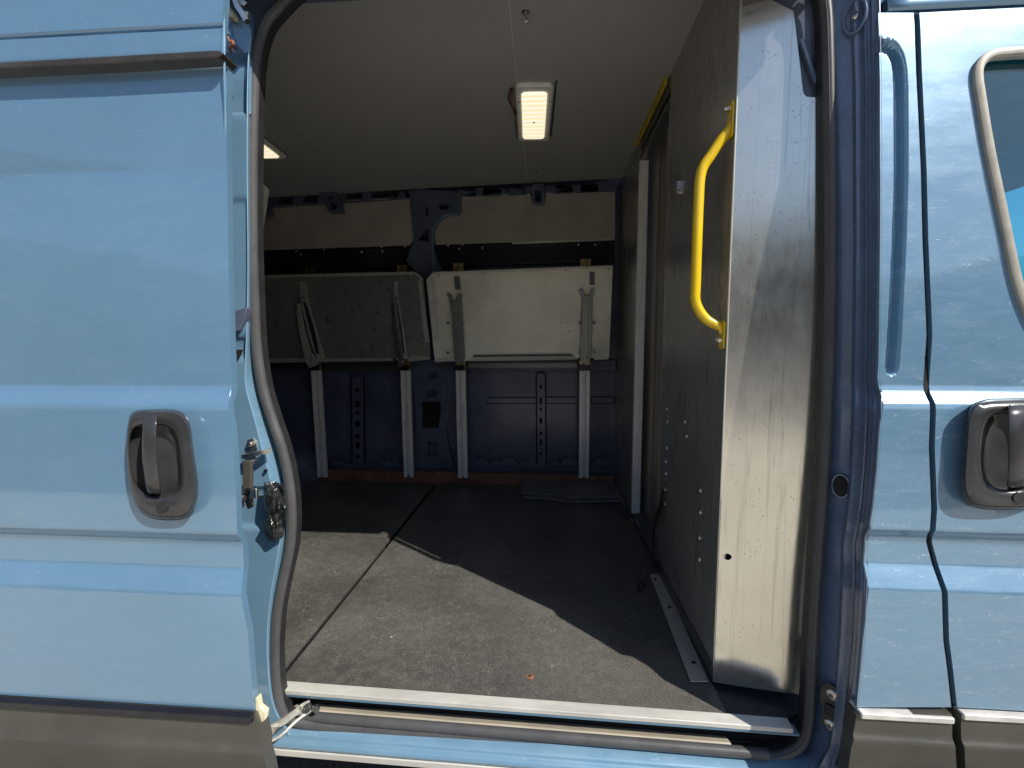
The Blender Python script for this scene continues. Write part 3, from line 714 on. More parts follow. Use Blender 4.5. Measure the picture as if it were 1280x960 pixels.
# cab interior: lining, pillar, floor, far side, windscreen
bm = NB(); box(bm, .74, 1.95, 1.10, 3.0, 2.09, 2.13); box(bm, .70, 3.2, 1.04, 3.0, .5, .56); box(bm, .70, 3.2, 3.0, 3.04, .5, 1.25); box(bm, 3.15, 3.2, 1.04, 3.0, .5, 1.2); box(bm, 2.5, 3.15, 1.06, 3.0, .9, 1.15)
obj('cab_lining', bm, simple('cab_lining', (.10, .16, .17), .7), van, bevel=.01)
bm = NB(); prism(bm, [[Vector((1.95, 1.08, 2.11)), Vector((1.95, 2.98, 2.11)), Vector((3.15, 2.98, 1.2)), Vector((3.15, 1.08, 1.2))]], (.004, 0, .004)); obj('windscreen', bm, GLASS2, van)
bm = NB(); box(bm, .72, 1.97, 1.09, 3.06, 2.14, 2.2); obj('cab_roof', bm, PAINT, van, bevel=.02)

# ---- sill and threshold
def strip(bm, sec, x0=-1.05, x1=.60, skew=-.028):
    """sec: list of (y,z); slight skew of the doorway as in the photo"""
    rows = [[Vector((x, y+skew*(x+.68)/1.26, z)) for y, z in sec] for x in (x0, (x0+x1)/2, x1)]
    vv = loft(bm, rows, True); bm.faces.new(vv[0]); bm.faces.new(list(reversed(vv[-1]))); bmesh.ops.recalc_face_normals(bm, faces=bm.faces); return bm
Yt = 1.097
bm = strip(NB(), [(Yt-.030, .552), (Yt-.004, .5545), (Yt, .5545), (Yt, .545), (Yt-.030, .540)], -.76, .585)
obj('threshold_strip', bm, ALU_STRIP, van, bevel=.0015, label='worn pale aluminium strip along the front edge of the floor')
bm = strip(NB(), [(Yt-.0295, .5385), (Yt, .5385), (Yt, .533), (Yt-.028, .533)], -.9, .60); obj('floor_edge', bm, PAINT_JAMB, van)
bm = strip(NB(), [(Yt+.012, .533), (Yt+.03, .533), (Yt+.03, .47), (Yt+.012, .47)], -1.0, .72); obj('step_riser', bm, DARK, van)
sec = [(Yt+.011, .486), (Yt-.020, .4965), (Yt-.024, .494), (Yt-.022, .478), (Yt+.011, .475)]
bm = strip(NB(), sec, -.66, .45); obj('step_trim', bm, alu('worn_step_trim', (.50, .44, .34), .45, .7, streak=(.15, 1, 1), dirt=(.10, .09, .08), dirtf=.6, metal=.1), van, bevel=.002, label='scuffed tan step trim below the floor')
sec = [(Yt-.030+.0125*math.cos(a), .484+.0125*math.sin(a)) for a in [2*math.pi*i/14 for i in range(14)]]
bm = strip(NB(), sec, -.66, .53); obj('step_roll', bm, RUBBER, van, smooth=50)
sec = [(Yt+.01, .474), (Yt-.034, .471), (Yt-.060, .458), (Yt-.064, .450), (Yt-.072, .446), (Yt-.077, .437), (Yt-.068, .425), (Yt-.03, .415), (Yt+.06, .415), (Yt+.06, .474)]
bm = strip(NB(), sec, -1.4, .76, -.02); obj('sill', bm, PAINT_JAMB, van, bevel=.003, label='light blue painted sill under the doorway')
bm = strip(NB(), [(Yt-.074, .427), (Yt-.060, .427), (Yt-.060, .41), (Yt-.074, .41)], -1.3, .7, -.02); obj('sill_flange', bm, ALU_STRIP, van, bevel=.002)
bm = NB(); box(bm, -3.2, 3.1, 1.16, 3.0, .42, .50); obj('floor_frame', bm, DARK, van)

# ---- cargo floor: two boards with a gap between
def fz(u, v): return PZ(u, v, .550)
s0, s1 = PZ(360, 833, .55), PZ(545, 605, .55)
dirv = (s1-s0); far = s0+dirv*((2.86-s0.y)/dirv.y); near = s0+dirv*((1.102-s0.y)/dirv.y)
def edgeY(x): return Yt-.028*(x+.68)/1.26+.0015
bm = NB(); g_ = .0095
prism(bm, [[Vector((near.x+g_, edgeY(near.x), .538)), Vector((.448, edgeY(.448), .538)), Vector((.448, 2.86, .538)), Vector((far.x+g_, 2.86, .538))]], (0, 0, .012))
obj('floor_board', bm, FLOOR, van, bevel=.001)
bm = NB(); prism(bm, [[Vector((-3.1, edgeY(-.9), .538)), Vector((near.x-g_, edgeY(near.x), .538)), Vector((far.x-g_, 2.86, .538)), Vector((-3.1, 2.86, .538))]], (0, 0, .0115))
obj('floor_board', bm, FLOOR, van, bevel=.001)
bm = NB(); prism(bm, [[Vector((.449, 1.08, .538)), Vector((.60, 1.085, .538)), Vector((.70, 1.14, .538)), Vector((.72, 1.6, .538)), Vector((.449, 1.6, .538))]], (0, 0, .005)); obj('corner_floor', bm, RUBBER_D, van)
bm = NB(); c = PZ(663, 846, .5505); disc(bm, c, (0, 0, 1), .010, .0008, 20); cup = obj('floor_bolt', bm, RUST, van, label='rusty bolt cup in the cargo floor')
bm = NB(); disc(bm, c+Vector((0, 0, .001)), (0, 0, 1), .0045, .002, 12, .001); obj('bolt_head', bm, ZINC, cup, smooth=40)
bm = NB(); box(bm, -1.9, .44, 2.862, 2.90, .53, .618); obj('wood_batten', bm, WOOD, van, bevel=.003, label='reddish brown plywood batten behind the floor')

# ---- headliner and roof
CZ = 2.45
def ceil(pts): return [PZ(u, v, CZ) for u, v in pts]
c1 = PZ(637, 0, CZ); c2 = PZ(657, 200, CZ); dd = c2-c1
def cx_at(y): return c1.x+dd.x*(y-c1.y)/dd.y
YC = 2.84
_a, _b = PY(770, 223, 2.86), PY(345, 246, 2.86)
def zc(x): return _a.z+(_b.z-_a.z)*(x-_a.x)/(_b.x-_a.x)
def cpoly(name, pts, dz, mat):
    bm = NB(); lo = [Vector((x, y, zc(x)+dz)) for x, y in pts]; prism(bm, [lo], (0, 0, .006)); return obj(name, bm, mat, van)
cpoly('headliner_panel', [(cx_at(.95)+.003, 1.08), (.52, 1.08), (.46, YC+.02), (cx_at(YC)+.003, YC+.02)], 0, HEAD)
k1, k2 = PZ(330, 120, 2.42), PZ(450, 235, 2.42)
cpoly('headliner_panel', [(k1.x-.5, 1.08), (cx_at(.95), 1.08), (cx_at(YC), YC+.02), (k2.x, YC+.02), (k1.x, k1.y)], .0015, HEAD)
cpoly('headliner_panel', [(-3.2, 1.08), (k1.x-.503, 1.08), (k1.x-.003, k1.y), (k2.x-.003, YC+.02), (-3.2, YC+.02)], -.001, HEAD)
bm = NB(); xx = cx_at(1.08)+.0015; xy = cx_at(YC)+.0015; tube(bm, [Vector((xx, 1.08, zc(xx)-.0005)), Vector((xy, YC, zc(xy)-.0005))], [(-.0012, -.001), (.0012, -.001), (.0012, .001), (-.0012, .001)], (0, 0, 1)); obj('panel_joint', bm, LENSFRAME, van)
bm = NB(); box(bm, -3.25, .72, 1.10, 3.06, 2.50, 2.54); obj('roof', bm, PAINT, van, bevel=.02)
bm = NB(); box(bm, -3.3, -3.22, 1.1, 3.06, .4, 2.5); obj('rear_doors', bm, PAINT_IN, van, bevel=.01)
# header over the doorway (dark rail cavity seen top left)
bm = NB(); zt = SP(640, -25).z
box(bm, -3.3, .74, 1.135, 1.16, zt, 2.53); prism(bm, [[PY(u, v, 1.125) for u, v in [(200, -80), (420, -80), (420, -40), (380, -25), (352, 0), (335, 25), (318, 60), (290, 60), (200, 40)]]], (0, .012, 0))
obj('doorway_header', bm, PAINT_IN, van, bevel=.003)
bm = NB(); box(bm, -3.3, .66, .985, 1.05, 2.285, 2.35); box(bm, -3.3, .66, 1.04, 1.12, 2.34, 2.36); obj('shadow_rail', bm, PAINT_IN, van, bevel=.006)  # unseen rail, shaped and placed so its shadow bounds the sunlit floor
bm = NB(); tube(bm, smooth_path([PY(286, -40, 1.05), PY(296, 4, 1.05), PY(303, 16, 1.05), PY(309, 27, 1.05)], 4), [(-.006, -.006), (.006, -.006), (.006, .006), (-.006, .006)])
prism(bm, [[PY(u, v, 1.055) for u, v in [(298, -5), (309, 3), (304, 7), (299, 4)]]], (0, .006, 0)); prism(bm, [[PY(u, v, 1.055) for u, v in [(305, 13), (310, 14), (309, 20), (305, 18)]]], (0, .006, 0))
obj('rail_bracket', bm, ZINC, van, bevel=.001)
# left rear wall of doorway side interior (inside of the van's near side)
bm = NB(); box(bm, -3.25, -.80, 1.12, 1.15, .5, 2.45); obj('near_side_lining', bm, PAINT_IN, van)

# ---- far side wall of the cargo bay
YW = 2.93
bm = NB(); box(bm, -3.25, .47, YW+.05, YW+.09, .45, 2.5); wall = obj('cargo_side_wall', bm, PAINT_IN, van, label='dark blue inner skin of the far side')
def part(name, mat, pts, Y, th=.012, holes=(), bev=.003, parent=None, label=None):
    return obj(name, plateY(pts, Y, th, holes), mat, parent or wall, bevel=bev, label=label)
def rpx(x0, y0, x1, y1, r=2): return rrect((x0+x1)/2, (y0+y1)/2, x1-x0, y1-y0, min(r, (x1-x0)/2.01, (y1-y0)/2.01), 3)
# lower wall pressings
part('belt_rail', PAINT_IN, [(300, 463), (770, 463), (770, 450), (300, 450)], YW-.005, .05)
part('grey_rail', ALU_BRD, rpx(400, 455, 502, 463), YW-.02, .012); part('grey_rail', ALU_BRD, rpx(585, 453, 722, 460), YW-.02, .012); part('grey_rail', ALU_BRD, rpx(326, 455, 384, 462), YW-.02, .012)
part('swage_line', PAINT_IN, [(611, 497), (724, 496), (724, 505), (606, 505)], YW+.03, .03, bev=.008)
part('swage_line', PAINT_IN, [(739, 496), (768, 496), (768, 505), (739, 505)], YW+.03, .03, bev=.008)
for x0, x1, y0, y1 in ((671, 681, 467, 585), (440, 453, 471, 585)):
    holes = [rpx(x0+3.5, yy, x1-3.5, yy+hh, 1.2) for yy, hh in ((y0+14, 5), (y0+30, 8), (y0+43, 4), (y0+55, 8), (y0+72, 5), (y0+82, 8), (y0+98, 4))]
    part('wall_rib', PAINT_IN, [(x0, y0), (x1, y0), (x1+1, y1), (x0+1, y1)], YW-.025, .012, holes, .003); part('rib_web', DARK, [(x0-1.5, y0), (x1+1.5, y0), (x1+2.5, y1), (x0-.5, y1)], YW+.02, .02, (), 0)
part('bottom_rail', PAINT_IN, [(385, 580), (768, 580), (768, 592), (385, 592)], YW+.01, .04)
for cxp, r in ((601, 11), (619, 7), (636, 12), (655, 7), (712, 12), (694, 7), (420, 9), (446, 7), (480, 9), (752, 12)):
    part('pressed_cup', PAINT_IN, [(cxp+r*math.cos(a), 583-.85*r*math.sin(a)) for a in [math.pi*i/10 for i in range(11)]], YW-.012 if r > 8 else YW-.016, .03, bev=.004)
# lower middle pillar
pillar = [(512, 455), (566, 455), (569, 470), (569, 500), (560, 522), (557, 540), (561, 560), (567, 585), (516, 585), (519, 560), (519, 520), (515, 480)]
ph = [rpx(532, 465, 546, 474, 4), rpx(532, 487, 546, 496, 4), rpx(535, 552, 547, 571, 2)]
part('wall_pillar', PAINT_IN, pillar, YW-.01, .05, ph)
part('pillar_patch', BLACKM, rpx(528, 502, 551, 535, 1), YW-.014, .003, bev=.001)
part('pillar_edge', PAINT_IN, [(556, 460), (560, 462), (564, 478), (563, 500), (555, 520), (552, 545), (556, 580), (552, 580), (547, 545), (550, 518), (559, 498), (560, 480)], YW-.022, .012)
# wheel arch
bm = NB(); cw = PY(322, 604, 2.80); prof_ = [Vector((cw.x+.40*math.cos(a), 0, .50+.40*math.sin(a))) for a in [math.pi*i/24 for i in range(25)]]
prism(bm, [[Vector((p.x, 2.62, p.z)) for p in prof_]], (0, .34, 0)); obj('wheel_arch', bm, PAINT_IN, van, bevel=.02, label='blue wheel arch at the back left of the cargo bay')
# upper wall: black rail, lining panels, pillar, roof rail
part('black_rail', BLACKM, [(300, 315), (517, 308), (545, 306), (768, 298), (768, 328), (560, 334), (517, 336), (300, 342)], YW-.04, .10, bev=.012)
part('lower_rail', PAINT_IN, [(300, 332), (768, 322), (768, 345), (300, 350)], YW+.0, .05)
part('rail_slot', ALU_BRD, [(348, 334), (490, 331), (490, 337), (348, 340)], YW-.006, .003, bev=.001)
part('rail_slot', ALU_BRD, [(583, 327), (720, 324), (720, 331), (583, 334)], YW-.006, .003, bev=.001)
part('lining_panel', PLY, [(300, 260), (326, 258), (407, 252), (411, 264), (426, 264), (428, 250), (515, 246), (517, 300), (512, 307), (326, 313), (300, 315)], YW-.05, .006, bev=.001, label='brownish grey lining panel left of the wall pillar')
part('lining_panel', PLY, [(577, 243), (663, 240), (665, 254), (680, 254), (682, 239), (769, 235), (769, 299), (545, 306), (543, 292), (548, 281), (556, 272), (573, 268)], YW-.05, .006, bev=.001, label='brownish grey lining panel right of the wall pillar')
part('lining_edge', ALU_BR, [(640, 302.5), (768, 298), (768, 300), (640, 305)], YW-.055, .01, bev=.001)
up = [(512, 246), (520, 236), (577, 240), (577, 262), (574, 268), (561, 269), (550, 276), (543, 288), (542, 312), (546, 326), (556, 342), (540, 345), (528, 346), (518, 338), (508, 326), (513, 312), (517, 300)]
part('wall_pillar', PAINT_IN, up, YW-.075, .05, [rpx(549, 255, 561, 262, 3), [(522, 300), (535, 285), (536, 301)], rpx(532, 258, 535, 270, 1)], .004)
part('pillar_edge', PAINT_PIL, [(541, 345), (538, 318), (538, 290), (543, 276), (556, 266), (574, 265), (574, 268), (558, 270), (547, 279), (542, 292), (542, 318), (546, 345)], YW-.085, .014)
rl = [(300, 246), (345, 243), (400, 238), (450, 234), (515, 232), (580, 232), (640, 230), (700, 226), (770, 221), (770, 239), (640, 242), (577, 245), (515, 248), (400, 256), (300, 262)]
hol = []
for x0, x1 in ((346, 366), (377, 398), (431, 453), (463, 488), (498, 512), (522, 540), (547, 556), (572, 595), (603, 627), (635, 657), (692, 716), (725, 748)):
    yc = lambda x: 250-(x-345)*.040 if x < 520 else 243-(x-520)*.036
    hol.append([(x0+2, yc(x0)-5), (x1-2, yc(x1)-5), (x1, yc(x1)), (x1-1, yc(x1)+5), (x0+1, yc(x0)+5), (x0, yc(x0))])
part('cant_rail', PAINT_IN, rl, YW-.062, .03, hol, .002)
for pts in ([(400, 240), (419, 237), (423, 246), (427, 262), (424, 265), (412, 265), (408, 250)], [(665, 230), (680, 229), (681, 252), (679, 254), (667, 254), (665, 250)], [(322, 258), (330, 250), (338, 266), (335, 269), (322, 269)]):
    cx_ = sum(p[0] for p in pts)/len(pts); cy_ = sum(p[1] for p in pts)/len(pts)
    part('roof_bow_end', PAINT_IN, pts, YW-.11, .05, [[(cx_+(u-cx_)*.5, cy_+2+(v-cy_)*.6) for u, v in pts]], .003)
for u, v in ((370, 314), (405, 312), (477, 309), (506, 308), (560, 307), (578, 306), (651, 303), (725, 301), (741, 300), (376, 318), (452, 315), (478, 314), (574, 311), (603, 310), (723, 306), (744, 306), (404, 255), (430, 253), (503, 249), (580, 246), (661, 243), (684, 242)):
    bm = NB(); disc(bm, PY(u, v, YW-.056 if v < 305 or v > 252 and v < 260 else YW-.056), (0, -1, 0), .006, .004, 10, .002); obj('rivet', bm, ZINC, wall, smooth=50)
for u, v in ((415, 577), (395, 594), (514, 592)):
    bm = NB(); disc(bm, PY(u, v, YW), (0, -1, 0), .006, .006, 10, .002); obj('screw', bm, ZINC, wall, smooth=50)
# white plate at the far left of the bay
bm = plateY([(300, 212), (324, 226), (334, 236), (328, 275), (325, 300), (300, 310)], 2.1, .02)
obj('rear_white_plate', bm, LENSFRAME, van, bevel=.003, label='white piece high at the back left of the bay')

# ------------------------------------------------------------------ bulkhead
XB = .45
bh = thing('bulkhead', 'scratched metal bulkhead closing the right side of the cargo bay, with a pale end face', 'partition', (XB, 2.0, .55))
Yc = PZ(889, 850, .56).y       # near corner
Y1 = PX(829, 430, XB).y; Y2 = PX(797, 430, XB).y; Y3 = 2.975
bm = NB(); box(bm, XB, XB+.02, Yc, Y1, .565, CZ-.003); fp = obj('side_sheet', bm, ALU_DARK, bh, bevel=.002, label='dark scratched sheet beside the grab handle')
bm = NB(); box(bm, XB, XB+.015, Y2+.02, Y3, .553, CZ-.003); obj('rear_sheet', bm, ALU_DARK, bh, bevel=.002)
zh = PX(800, 205, XB).z
bm = NB(); box(bm, XB+.002, XB+.02, Y1, Y2+.02, zh+.06, CZ-.003); obj('header_sheet', bm, ALU_DARK, bh, bevel=.002)
# recessed sliding leaf in the doorway
bm = NB(); box(bm, XB+.05, XB+.065, Y1-.15, 2.93, .57, zh+.10)
for i in range(3):
    yy = Y1+.08+(Y2-Y1-.1)*i/3; box(bm, XB+.044, XB+.051, yy, yy+.02, .6, zh)
obj('inner_door', bm, alu('brushed_leaf', (.34, .30, .25), .3, .45, metal=.6), bh, bevel=.003)
bm = NB(); box(bm, XB-.012, XB+.03, Y2-.012, Y2+.022, .60, zh); obj('frame_post', bm, ALU_RAIL, bh, bevel=.003, label='bright aluminium upright at the far edge of the bulkhead doorway')
bm = NB(); box(bm, XB+.0, XB+.05, Y1-.0, Y1+.012, .565, CZ-.1); obj('frame_edge', bm, ALU_BR, bh, bevel=.002)
bm = NB(); box(bm, XB-.010, XB+.03, Y1, Y2, zh-.005, zh+.02); box(bm, XB-.006, XB+.03, Y1, Y2+.01, zh+.05, zh+.064); obj('top_track', bm, ALU_BRD, bh, bevel=.003)
za = CZ-.09
bm = NB(); prism(bm, [[PX(u, v, XB-.006) for u, v in [(835, 91), (834, 106), (797, 184), (795, 176), (799, 167)]]], (-.012, 0, 0)); obj('header_bar', bm, YELLOW_D, bh, bevel=.002, label='thin yellow bar over the bulkhead doorway')
for u, v in ((791, 208), (783, 219), (779, 240), (835, 86), (806, 138)):
    bm = NB(); disc(bm, PX(u, v, XB-.001), (-1, 0, 0), .005, .003, 10, .002); obj('rivet', bm, ZINC, bh, smooth=50)
bm = NB(); box(bm, XB-.005, XB+.05, Y1-.03, Y2+.03, .552, .585); obj('bottom_track', bm, ALU_BRD, bh, bevel=.004)
bm = NB(); prism(bm, [[PZ(u, v, .556) for u, v in [(770, 634), (789, 634), (790, 648), (779, 648)]]], (0, 0, .003)); obj('foot_plate', bm, ALU_BRD, bh, bevel=.001)
bm = NB(); tube(bm, [PZ(789, 648, .556), PZ(799, 664, .556)], [(-.003, 0), (.003, 0), (.003, .004), (-.003, .004)], (0, 0, 1)); obj('track_lip', bm, ALU_RAIL, bh)
# pale end face facing the doorway
zf0 = .59
fl = [(PY(914, -14, Yc), PY(905, 430, Yc))]
A = Vector((XB-.001, Yc-.001, 0)); B = PY(1021, 450, Yc-.045); B = Vector((B.x, B.y, 0)); D = (B-A); L = D.length; D.normalize(); Nn = Vector((D.y, -D.x, 0))
def onface(u, v):
    d = ray(u, v); t = (A-EYE).dot(Nn)/d.dot(Nn); return EYE+d*t
fpts = [(914, -40), (930, -34), (962, -2), (992, 14), (999, 70), (1004, 116), (1008, 121), (1027, 122), (1026, 250), (1023, 400), (1018, 560), (1011, 700), (1004, 800), (998, 868), (945, 861), (889, 852), (897, 640), (905, 430), (911, 200)]
F3 = [onface(u, v) for u, v in fpts]
F3 = [Vector((max(p.x, XB-.001), p.y, p.z)) for p in F3]
for i in (0, 15, 16, 17, 18): F3[i] = Vector((A.x, A.y, F3[i].z))
holec = onface(909.5, 696)
ring = [holec+D*(.0095*math.cos(a))+Vector((0, 0, .0085*math.sin(a))) for a in [2*math.pi*i/20 for i in range(20)]]
bm = NB(); prism(bm, [F3, ring], -Nn*.003); bmesh.ops.recalc_face_normals(bm, faces=bm.faces)
ef = obj('end_face', bm, ALU_FACE, bh, bevel=.0012, label='pale stained aluminium face with a round hole beside the pillar')
# folded return along its right edge, and rounded corner strip
bm = NB(); rr = [onface(u, v) for u, v in [(1027, 124), (1026, 250), (1023, 400), (1018, 560), (1011, 700), (1004, 800), (998, 868)]]
loft(bm, [[p-Nn*.001 for p in rr], [p+Nn*.006+D*.003 for p in rr], [p+Nn*.006+D*.008 for p in rr], [p-Nn*.03+D*.009 for p in rr]]); bmesh.ops.recalc_face_normals(bm, faces=bm.faces)
o = obj('folded_edge', bm, ALU_BR, ef, smooth=50); s = o.modifiers.new('t', 'SOLIDIFY'); s.thickness = .002
# backing inside (dark) so the hole reads black, dark bracket up in the notch
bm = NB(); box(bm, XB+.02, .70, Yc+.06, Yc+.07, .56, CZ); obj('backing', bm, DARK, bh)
bm = NB(); pts = [onface(u, v) for u, v in [(962, -30), (1034, -30), (1036, 60), (1032, 121), (1008, 121), (1003, 112), (997, 60), (992, 12), (975, 2)]]
prism(bm, [[p-Nn*.012 for p in pts]], -Nn*.01); nb = obj('notch_bracket', bm, PAINT_IN, bh, bevel=.002, label='dark bracket in the notch at the top of the end face')
bm = NB(); tube(bm, [onface(1001, 50)+Nn*.0, onface(1020, 104)+Nn*.0], [(-.004, -.004), (.004, -.004), (.004, .004), (-.004, .004)]); obj('bracket_rib', bm, PAINT_PIL, nb, bevel=.001)
# rivets on the side sheet
for u, v in ((833, 511), (834, 527), (832, 577), (832, 592), (831, 612), (831, 630), (856, 527), (858, 545), (875, 613), (875, 640), (874, 672), (874, 699), (833, 560)):
    bm = NB(); disc(bm, PX(u, v, XB-.0005), (-1, 0, 0), .008, .0015, 14, .003); obj('rivet', bm, ZINC, fp, smooth=50)
bm = NB(); c = PX(850, 240, XB); disc(bm, c, (-1, 0, 0), .009, .010, 12, .004); box(bm, c.x-.012, c.x, c.y-.003, c.y+.003, c.z, c.z+.035); obj('coat_peg', bm, ZINC, fp, smooth=40)
# sealant-coloured corner fold
bm = NB(); tube(bm, [Vector((XB-.0005, Yc-.0005, .60)), Vector((XB-.0005, Yc-.0005, CZ-.005))], circ(.0025, 8), (0, 1, 0)); obj('corner_fold', bm, ALU_BR, bh, smooth=60)
# floor angle holding the sheet
bm = NB(); q = [PZ(u, v, .5535) for u, v in [(812, 718), (826, 718), (886, 853), (863, 853)]]; prism(bm, [q], (0, 0, .003))
fb = obj('floor_angle', bm, ALU_BR, bh, bevel=.001, label='steel angle bolted to the floor at the foot of the bulkhead')
bm = NB(); box(bm, XB-.003, XB-.0005, Yc+.002, Y1-.02, .556, .60); obj('upstand', bm, ALU_BRD, fb)
for u, v in ((819, 724), (837, 759), (867, 828)):
    bm = NB(); disc(bm, PZ(u, v, .5567), (0, 0, 1), .006, .001, 12); obj('bolt_hole', bm, DARK, fb)

# ------------------------------------------------------------------ yellow grab handle
def grab():
    t = thing('grab_handle', 'bright yellow grab handle bolted upright to the bulkhead edge', 'handle', PX(903, 435, XB-.004))
    Xg = XB-.06
    base = Yc+.022
    P = [Vector((XB-.006, base, PX(905, 168, XB).z)), Vector((XB-.012, base, PX(903, 178, XB).z)),
         Vector((XB-.045, base+.004, PY(890, 192, base).z)), Vector((XB-.068, base+.006, PY(873, 215, base).z)), Vector((XB-.072, base+.006, PY(868, 260, base).z)),
         Vector((XB-.072, base+.006, PY(868, 350, base).z)), Vector((XB-.070, base+.006, PY(870, 378, base).z)), Vector((XB-.046, base+.004, PY(885, 398, base).z)),
         Vector((XB-.014, base, PY(897, 408, base).z)), Vector((XB-.006, base, PY(899, 416, base).z))]
    bm = NB(); pth = smooth_path(P, 6); tube(bm, pth, circ(.0125, 16), (0, 1, 0), False, [.55 if i < 4 or i > len(pth)-5 else min(1, .55+.1*min(i-3, len(pth)-4-i)) for i in range(len(pth))])
    obj('bar', bm, YELLOW, t, smooth=60)
    for za_, zb_, bz in ((PX(905, 142, XB).z, PX(905, 184, XB).z, PX(901, 155, XB).z), (PX(899, 402, XB).z, PX(899, 436, XB).z, PX(896, 425, XB).z)):
        bm = NB(); y0, y1 = base-.018, base+.016
        q = rrect((y0+y1)/2, (za_+zb_)/2, y1-y0, za_-zb_, .008)
        prism(bm, [[Vector((XB-.002, a, b)) for a, b in q]], (-.005, 0, 0)); f_ = obj('foot', bm, YELLOW, t, bevel=.0015)
        bm = NB(); disc(bm, Vector((XB-.007, base, bz)), (-1, 0, 0), .009, .008, 6); disc(bm, Vector((XB-.015, base, bz)), (-1, 0, 0), .005, .006, 12, .001); obj('bolt', bm, ZINC, f_, smooth=30)
grab()

# ------------------------------------------------------------------ black strap by the bulkhead
bm = NB(); P = smooth_path([PX(829, 612, XB-.012), PX(826, 630, XB-.016), PX(819, 655, XB-.014), PX(817, 680, XB-.018), PX(818, 705, XB-.02)], 6)
tube(bm, P, [(-.0015, -.012), (.0015, -.012), (.0015, .012), (-.0015, .012)], (0, 1, 0)); 
P = smooth_path([PX(817, 695, XB-.03), PZ(808, 722, .575), PZ(803, 735, .562), PZ(797, 738, .558), PZ(800, 728, .566), PZ(806, 731, .558)], 6); tube(bm, P, circ(.0028, 8), (0, 0, 1))
tag(obj('strap', bm, RUBBER_D, None, smooth=40), 'black webbing strap hanging against the bulkhead down to the floor', 'strap')

# ------------------------------------------------------------------ folding shelves
def extr_part(name, mat, pts, Y, th, par, bev=.002, label=None): return obj(name, plateY(pts, Y, th), mat, par, bevel=bev, label=label)
def tilted(pts, Yt_, Yb_, vt, vb, th, holes=()):
    def P(u, v):
        t = (v-vt)/(vb-vt); return PY(u, v, Yt_+(Yb_-Yt_)*t)
    return prism(NB(), [[P(u, v) for u, v in pts]]+[[P(u, v) for u, v in h] for h in holes], (0, th, 0)), P
def shelf_left():
    t = thing('folding_shelf', 'metal shelf, coloured dark for its dim reflection, folded against the wall left of the pillar', 'shelf', PY(430, 455, 2.82), 'folding shelves on the far wall')
    bm, P = tilted([(250, 349), (330, 345.5), (516, 341), (521, 341), (529, 349), (538, 447), (250, 453)], 2.74, 2.80, 341, 453, .004)
    obj('shelf_board', bm, ALU_SHELF_DIM, t, bevel=.001)
    bm, _ = tilted([(250, 345.5), (516, 339.5), (521, 341), (529, 349), (527, 350), (518, 343), (330, 347.5), (250, 350)], 2.732, 2.732, 341, 350, .012); obj('top_lip', bm, ALU_BR, t, bevel=.001)
    bm, _ = tilted([(250, 449), (385, 448.5), (488, 447), (492, 451), (385, 453), (250, 455)], 2.78, 2.78, 341, 350, .02); obj('bottom_lip', bm, ALU_BR, t, bevel=.001)
    bm, _ = tilted([(522, 350), (526, 350), (537, 428), (531, 428)], 2.738, 2.785, 350, 430, .01); obj('end_angle', bm, ALU_BR, t, bevel=.001)
    bm, _ = tilted([(508, 447), (517, 443), (536, 446), (538, 449), (512, 452)], 2.785, 2.79, 440, 452, .012); obj('corner_plate', bm, ALU_BR, t, bevel=.001)
    for k, dx in ((0, 0), (1, 118)):
        n_ = .55 if k else 1
        q = lambda pts: [(374+(u-374)*n_+dx, v) for u, v in pts]
        bm, _ = tilted(q([(373, 352), (381, 351), (384, 372), (392, 402), (405, 446), (402, 449), (396, 449), (386, 420), (377, 385)]), 2.725, 2.76, 350, 455, .012); br = obj('bracket', bm, ALU_BR, t, bevel=.002)
        bm, _ = tilted(q([(369, 380), (374, 379), (379, 408), (388, 440), (398, 452), (396, 456), (387, 460), (381, 452), (374, 415)]), 2.712, 2.73, 350, 455, .012); obj('fold_arm', bm, ALU_BR if not k else ALU_BRD, br, bevel=.002)
        bm, _ = tilted(q([(379, 378), (382, 378), (392, 408), (399, 442), (395, 442), (387, 410)]), 2.706, 2.72, 350, 455, .006); obj('slotted_link', bm, ALU_BRD, br, bevel=.001)
        for u, v in q([(371, 385), (379, 372), (381, 448), (394, 452), (388, 410)]):
            bm = NB(); disc(bm, PY(u, v, 2.712), (0, -1, 0), .005, .004, 10, .001); obj('pivot_pin', bm, ZINC if v > 440 else DARK, br, smooth=40)
    for u in (346, 400, 457, 514):
        bm = NB(); disc(bm, PY(u, 349-(u-346)*.02, 2.738), (0, -1, 0), .005, .003, 10, .001); obj('rivet', bm, ZINC, t, smooth=40)
